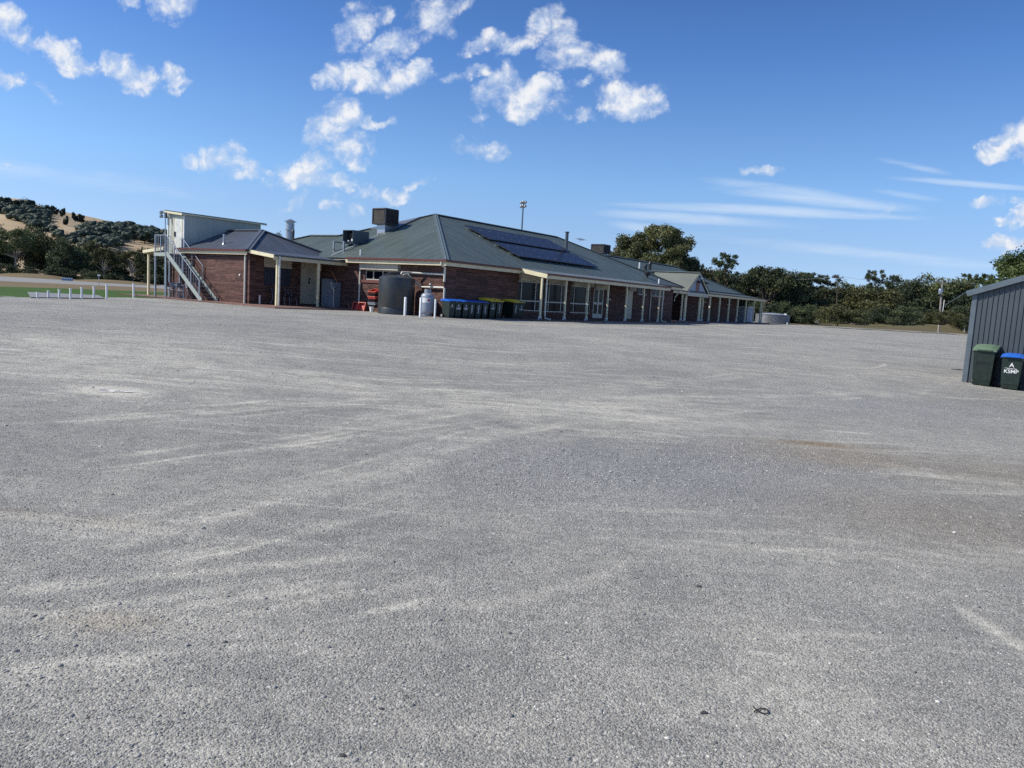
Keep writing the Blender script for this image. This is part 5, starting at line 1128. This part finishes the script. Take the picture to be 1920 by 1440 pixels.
b = MB(); b.beam((-.15,-.12,EH-.065), (SW/2,-.12,EH-.065+SLP*(SW/2+.15)), .03, .15); b.beam((SW+.15,-.12,EH-.065), (SW/2,-.12,EH-.065+SLP*(SW/2+.15)), .03, .15); b.build('barge_flashing', M['shedtrim'], SH)
b = MB(); b.box(-.03,.09,-.035,.0,-.15,EH-.02); b.box(-.03,-.001,0,.09,-.15,EH-.02); b.build('corner_flashing', M['shedtrim'], SH)
srz = math.atan2(sd[1], sd[0])
def at_shed(x_, y_): q = A_[:2]+sd*x_+sn*y_; return (q[0], q[1], float(hgt(q[0], q[1])))
b1 = bin_(True, 'lidgreen'); b1.scale = (.88, .9, 1); b1.location = at_shed(.54, -.42); b1.rotation_euler = (0, 0, srz+.10); tag(b1, 'dark green bin with pale green lid standing against the steel shed', 'bin')
DK = mat('faded dark lettering', (.006, .010, .010), .7)
lettering('BOTTLES', .105, (0, face_y(True, .60), .60), DK, b1, (math.pi/2+.07, 0, 0), .9)
b2 = P_blue; q = at_shed(1.17, -.48); b2.location = q; b2.rotation_euler = (0, 0, srz+.16); tag(b2, 'dark green bin with bright blue lid marked A KSMP beside the shed', 'bin'); mark(b2, False, 'KSMP')
kill(P_yel)

# ---------------------------------------------------------------- roof equipment (set on the roof, things of their own)
def roof_thing(name, s_, t_, z_, label, cat, rz=0., group=None): return near(name, s_, t_, z_, rz, label=label, cat=cat, group=group)
def evap(name, s_, t_, zb, w_, h_, duct, label, group='roof coolers'):
    o = roof_thing(name, s_, t_, zb, label, 'cooler', group=group); a_ = w_/2
    b = MB(); b.box(-a_+.05, a_-.05, -a_+.05, a_-.05, .06, h_-.08); b.build('louvre_body', M['coolframe'], o)
    for ax_, sg in (('x',-1), ('y',-1), ('x',1), ('y',1)):
        b = MB()
        for k in range(9):
            c_ = -a_+.14+(w_-.28)*(k+.5)/9
            if ax_ == 'x': b.box(*(sorted((sg*(a_-.05), sg*(a_-.012)))), c_-.025, c_+.025, .12, h_-.14)
            else: b.box(c_-.025, c_+.025, *(sorted((sg*(a_-.05), sg*(a_-.012)))), .12, h_-.14)
        b.build('louvre', M['cooler'], o)
    b = MB()
    for x in (-a_, a_-.09):
        for y in (-a_, a_-.09): b.box(x, x+.09, y, y+.09, .05, h_-.07)
    b.box(-a_-.01, a_+.01, -a_-.01, a_+.01, 0, .10, .02); b.box(-a_-.02, a_+.02, -a_-.02, a_+.02, h_-.12, h_, .04); b.build('frame', M['coolframe'], o)
    b = MB(); b.taper((-duct, duct, -duct, duct), (-duct, duct, -duct, duct), -.75, .0); b.box(-duct-.012, -duct, -duct-.012, duct+.012, -.08, -.02); b.build('duct', M['steel'], o); return o
evap('evaporative_cooler', 4.05, 8.35, 4.98, 1.12, .95, .33, 'dark boxy evaporative cooler on a silver duct left of the roof apex')
evap('evaporative_cooler', 29.6, 7.9, 5.32, 1.25, .80, .33, 'dark boxy cooler showing over the roof slope next to the big gum')
o = roof_thing('box_cooler', 1.75, 8.35, 3.70, 'grey sheet-metal cooler box open at the front, on a stand over the roof', 'cooler', group='roof coolers')
b = MB(); b.box(-.62,.62,-.42,.42,.66,.69); b.box(-.62,.62,-.42,.42,0,.03); b.box(-.62,.62,.395,.42,.03,.66); b.box(-.62,.62,-.42,-.395,.03,.66); b.box(.59,.62,-.395,.395,.03,.66); b.build('casing', M['acgrey'], o)
b = MB(); b.box(-.3,.5,-.3,.3,.05,.55); b.build('inner_unit', M['black'], o); b = MB(); b.box(-.55,-.40,-.36,-.22,.08,.20); b.box(-.55,-.48,.0,.07,.06,.12); b.build('fitting', M['white'], o)
for y in (-.46,.36):
    b = MB(); b.box(-1.32,-1.22,y,y+.08,-.62,.0); b.build('support_leg', M['steel'], o); b = MB(); b.beam((-1.30,y+.04,-.04), (-.1,y+.04,-.04), .06, .05); b.build('support_beam', M['acgrey'], o)
b = MB(); b.tube([(-.5,-.2,-.0), (-.3,-.35,-.15), (-.1,-.5,-.1), (.0,-.65,-.3)], .022, 6); b.build('hose', M['white'], o)
o = roof_thing('roof_ventilator', 2.5, 15.2, 3.95, 'round galvanised roof ventilator with conical cap and clear band', 'ventilator')
b = MB(); b.lathe([(.30,-.25), (.26,.0), (.26,.58), (.30,.59), (.30,.62), (.26,.63), (.26,1.0), (.2,1.0)], 28); b.build('drum', M['steel'], o, smooth=True)
b = MB(); b.lathe([(.25,1.0), (.25,1.12)], 28); b.build('vent_band', M['white'], o); b = MB(); b.lathe([(.38,1.10), (.38,1.13), (.06,1.27), (.0,1.28)], 28); b.build('cap', M['steel'], o, smooth=True)
b = MB(); b.lathe([(.09,0), (.10,.5), (.06,.6)], 12, -.1, -.42); b.build('side_vent', M['acgrey'], o)
kt = math.atan(K_)
def solar(s0, s1, t0, t1, n, label):
    zt_ = EZ+K_*(t0+.45)+.13; o = near('solar_array', s0, t0, zt_, label=label, cat='solar panels', group='solar arrays on the long roof slope'); o.rotation_euler = (kt, 0, PHI)
    o.rotation_euler = (Matrix.Rotation(PHI, 3, 'Z') @ Matrix.Rotation(kt, 3, 'X')).to_euler(); ln = (t1-t0)/math.cos(kt); w_ = (s1-s0)/n
    for k in range(n):
        b = MB(); b.box(k*w_+.022, (k+1)*w_-.022, .022, ln-.022, .012, .035); pn = b.build('panel', M['panel'], o)
        b = MB()
        for x0, x1, y0, y1 in ((k*w_+.004,k*w_+.022,.004,ln-.004), ((k+1)*w_-.022,(k+1)*w_-.004,.004,ln-.004), (k*w_+.022,(k+1)*w_-.022,.004,.022), (k*w_+.022,(k+1)*w_-.022,ln-.022,ln-.004)): b.box(x0, x1, y0, y1, 0, .040)
        b.build('panel_frame', M['black'], pn)
        b = MB()
        for y in (.25*ln, .75*ln): b.box((k+1)*w_-.012, (k+1)*w_+.012, y-.02, y+.02, .036, .05)
        b.build('clamp', M['alu'], pn)
    for y in (.25*ln, .75*ln): b = MB(); b.box(-.35, n*w_+.2, y-.02, y+.02, -.05, -.004); b.build('rail', M['alu'], o)
solar(8.05, 17.6, 3.46, 5.52, 10, 'upper long dark blue solar array on the verandah-side roof slope')
solar(7.85, 17.4, 1.08, 3.14, 10, 'lower long dark blue solar array on the verandah-side roof slope')

# ---------------------------------------------------------------- left field: bollards, boards, sign
BL = [(70.2,559,548,'shortest-looking white post, leftmost of the row by the playing field'), (90.6,559,545.5,'second white post from the left by the playing field'), (111,559.5,543,'third white post from the left by the playing field'), (132.4,560,541,'fourth white post from the left, on the concrete path edge'),
      (153.3,560,539,'fifth white post from the left by the playing field'), (176,560,537,'sixth white post from the left, at the right end of the path'), (200,560,534.5,'white post just right of the concrete path'), (250.5,558,532,'white post with a chain, nearest the clubhouse')]
for k, (u, vb_, vt_, lb__) in enumerate(BL):
    q = gp(u, vb_); h_ = at(u, vt_, q[1])[2]-q[2]; dz = 0
    o = empty('bollard', (q[0], q[1], q[2]), -.7, lb__, 'bollard', 'white posts edging the playing field'); b = MB(); w_ = 3.1/FPX*q[1]/2
    b.box(-w_, w_, -w_, w_, -.3, h_-.02, .01); b.build('post', M['white'], o); b = MB(); b.box(-w_-.01, w_+.01, -w_-.01, w_+.01, h_-.02, h_+.01); b.build('cap', M['white'], o)
    if k == 7: b = MB(); b.tube([(-.02,0,h_-.08)] + [(-.02-.9*f, .6*f, (h_-.08)*(1-f)**1.25+.01) for f in np.linspace(.1, 1, 8)], .012, 5); b.build('chain', M['steel'], o)
for i, u in enumerate(np.linspace(117.8, 134.5, 5)):
    q = gp(u, 531.0+.3*i); q = at(u, 531.4+.25*i, 88.); q[2] = .46
    o = empty('field_board', tuple(q), 0, 'small blue board of the row on the far road edge, number %d from the left' % (i+1) if False else ('small blue board at the %s of the low row beyond the playing field' % ('left end','second place from left','centre','second place from right','right end')[i]), 'board', 'row of small blue boards')
    b = MB(); b.box(-.13,.13,-.03,.03,.1,.42,.01); b.build('board', M['blue'], o); b = MB(); b.box(-.1,-.07,-.02,.02,0,.1); b.box(.07,.1,-.02,.02,0,.1); b.box(-.10,.10,-.034,-.031,.28,.38); b.build('feet', M['steel'], o)
q = at(185.5, 535, 70.); q[2] = .45
o = empty('road_sign', tuple(q), 0, 'small white road sign on a thin post in front of the far trees', 'sign'); b = MB(); b.tube([(0,0,0), (0,0,1.0)], .025, 6); b.build('post', M['steel'], o)
b = MB(); b.box(-.14,.14,-.01,.01,.90,1.04); b.build('sign_plate', M['white'], o); b = MB(); b.tube([(0,-.04,.55), (0,-.02,.55)], .06, 12); b.build('round_plate', M['white'], o)

# ---------------------------------------------------------------- floodlight mast, power poles, wires
q = at(976, 470, 105.); o = empty('floodlight_mast', (q[0], q[1], .45), 0, 'tall floodlight mast rising behind the clubhouse ridge', 'floodlight'); top = at(976, 381, 105.)[2]-.45
b = MB(); b.tube([(0,0,0), (0,0,top)], [.16,.08], 10); b.build('mast', M['acgrey'], o)
b = MB(); b.box(-.35,.35,-.06,.0,top-.55,top-.48); b.box(-.35,.35,-.06,.0,top-.05,top+.02); b.build('crossarm', M['acgrey'], o)
for x, z in ((-.28,.10), (.28,.12), (0,.22), (-.28,-.42), (.26,-.38), (-.02,-.28)):
    b = MB(); b.lathe([(.22,-.12), (.20,.0), (.10,.14), (.03,.18)], 12); l_ = b.build('floodlight_head', M['steel'], o, smooth=True); l_.location = (x, -.15, top+z); l_.rotation_euler = (math.radians(60 if x < 0.1 else 100), 0, .4*x)
def pole(u, vb_, vt_, Y, wpx, label, m_='wood', xf=False, lean=0):
    bq = at(u, vb_, Y); tp = at(u+lean, vt_, Y); o = empty('power_pole', (bq[0], bq[1], .6), 0, label, 'power pole', 'power poles'); h_ = tp[2]-.6; dx = tp[0]-bq[0]
    b = MB(); b.tube([(0,0,-.5), (dx,0,h_)], [wpx/FPX*Y/2*1.15, wpx/FPX*Y/2*.85], 10); b.build('pole', M[m_], o)
    b = MB(); b.beam((dx-.75,0,h_-.25), (dx+.75,0,h_-.25), .1, .1); 
    for x in (-.65,0,.65): b.tube([(dx+x,0,h_-.2), (dx+x,0,h_)], .04, 6)
    b.build('crossarm', M[m_], o)
    if xf:
        b = MB(); b.lathe([(.24,0), (.26,.04), (.26,.62), (.24,.68)], 16); t_ = b.build('transformer', M['steel'], o, smooth=True); t_.location = (-.42, -.1, h_-1.8); b = MB(); b.tube([(0,0,.66), (0,0,.85)], .04, 6); b.build('bushing', M['black'], t_)
        b = MB(); b.tube([(.12,-.16,h_*.30), (.16,-.14,h_*.62)], .04, 8); b.build('conduit', M['white'], o)
    return (bq[0]+dx, Y, tp[2]), o
p1, _ = pole(1763.5, 592, 525, 97, 3.6, 'weathered wooden power pole with a grey transformer in front of the right trees', 'wood', True, 4)
p2, _ = pole(1571, 575, 517, 98, 1.5, 'thin dark power pole rising above the right trees', 'barkdark', False, 0)
def wire(a_, b_, sag, label, r_=.012):
    a_, b_ = Vector(a_), Vector(b_); b = MB(); b.tube([a_.lerp(b_, f)-Vector((0, 0, 4*sag*f*(1-f))) for f in np.linspace(0, 1, 14)], r_, 4); return tag(b.build('power_line', M['steel'], None), label, 'wire', 'power lines')
wire(p2, p1, .5, 'power line running between the two poles over the right trees', .016)
wire(tuple(at(1440, 519, 104)), p2, .4, 'power line coming from the umbrella-shaped tree to the thin pole')
wire(p1, tuple(at(1990, 531, 80)), .4, 'power line leading right from the transformer pole behind the shed')
wire(tuple(at(1771, 573, 86)), tuple(at(1812, 547, 86)), .0, 'slanting stay wire beside the foot of the transformer pole', .02)

# ---------------------------------------------------------------- tanks past the far wing, right side items
o = near('steel_cabinet_tank', 55.2, 3.6, -.05, label='pale ribbed upright steel tank seen between the last verandah posts', cat='tank')
b = MB(); b.box(-1.0,1.0,-.7,1.2,0,1.62,.04); b.build('tank_body', M['whitetank'], o); b = MB(); b.box(-1.06,1.06,-.76,1.26,1.62,1.72,.02); b.build('top_rim', M['white'], o)
o = near('round_steel_tank', 60.6, 2.1, -.05, label='low wide round corrugated steel tank beyond the last verandah post', cat='tank')
prof = []; z = 0
while z < .98: prof += [(1.86,z), (1.90,z+.035), (1.86,z+.07)]; z += .07
b = MB(); b.lathe(prof+[(1.93,z+.01), (1.93,z+.05), (1.80,z+.05), (1.80,z-.05)], 48); b.build('tank_wall', M['steel'], o, smooth=True)
b = MB(); b.lathe([(1.5,z+.0), (1.2,z+.16), (.1,z+.22)], 32); b.build('tank_cover', M['gas'], o, smooth=True); b = MB(); b.box(.9,1.25,-1.3,-.95,z+.02,z+.2,.03); b.build('hatch', M['white'], o)
q = gp(1807.5, 625.8); o = empty('marker_post', tuple(q), 0, 'white marker post on the verge just left of the steel shed', 'post'); b = MB(); hh = 14.5/FPX*q[1]; b.box(-.055,.055,-.04,.04,-.1,hh,.01); b.build('post', M['white'], o)
b = MB(); b.box(-.054,.054,-.043,-.04,hh*.35,hh*.45); b.build('reflector_band', M['alu'], o)
q = gp(1476, 608.5); o = empty('marker_post', tuple(q), 0, 'tiny white peg beside the round steel tank', 'post'); b = MB(); b.box(-.05,.05,-.05,.05,-.05,.22,.01); b.build('post', M['white'], o)
b = MB(); qa, qb = at(1792, 623.8, 74), at(1830, 625.5, 73); b.beam((qa[0],qa[1],.62), (qb[0],qb[1],.62), .16, .14); tag(b.build('timber_rail', M['wood'], None), 'low pale timber rail on the verge by the marker post', 'rail')

# ---------------------------------------------------------------- small things lying on the gravel
q = gp(1430, 1335); b = MB(); c_ = Vector((q[0], q[1], q[2]+.03)); k_ = 1/FPX*np.linalg.norm(q-np.array([0, 0, EYE]))
def gpv(u, v): w_ = gp(u, v); return Vector((w_[0], w_[1], float(surf(w_[0], w_[1])[0])+.006))
b.tube([gpv(1412,1325), gpv(1418,1331), gpv(1426,1336), gpv(1434,1339.5), gpv(1440,1338), gpv(1441,1333), gpv(1434,1329), gpv(1426,1328.5), gpv(1419,1332), gpv(1414,1335)], .0026, 6); tag(b.build('cable_loop', M['black'], None, smooth=True), 'thin black loop of cord lying on the gravel in the foreground', 'cord')
for u, v, s_, lb__ in ((1320,1336,.011,'dark flat stone left of the black cord loop in the foreground'), (1310,1101,.011,'flat dark stone in the middle of the right foreground'), (643,1410,.009,'dark stone near the bottom edge of the picture'), (716,1322,.007,'small dark stone in the lower centre foreground')):
    q = gp(u, v); rs_ = np.random.default_rng(int(u)); b = MB(); V = []
    for i in range(1, 6):
        for k in range(10): ph, la = 2*math.pi*k/10, math.pi*i/6; f = rs_.uniform(.85, 1.15); V.append((s_*1.5*f*math.sin(la)*math.cos(ph), s_*f*math.sin(la)*math.sin(ph), s_*.6*f*math.cos(la)))
    b.add(V, [(i*10+k, i*10+(k+1) % 10, (i+1)*10+(k+1) % 10, (i+1)*10+k) for i in range(4) for k in range(10)]+[tuple(range(10)), tuple(range(49, 39, -1))])
    o = b.build('stone', M['stone_dark'], None, smooth=True); o.location = (q[0], q[1], float(surf(q[0], q[1])[0])+s_*.25); tag(o, lb__, 'stone')
q = gp(1796, 694); b = MB(); b.box(-.22,.22,-.012,.012,.004,.03,.004); b.box(-.03,.05,-.03,.03,.0,.04,.006); o = b.build('steel_bar', M['acgrey'], None); o.location = tuple(q); tag(o, 'short metal bar lying on the gravel left of the shed corner', 'bar')
for k_, o in PR.items():
    if k_ not in used: kill(o)
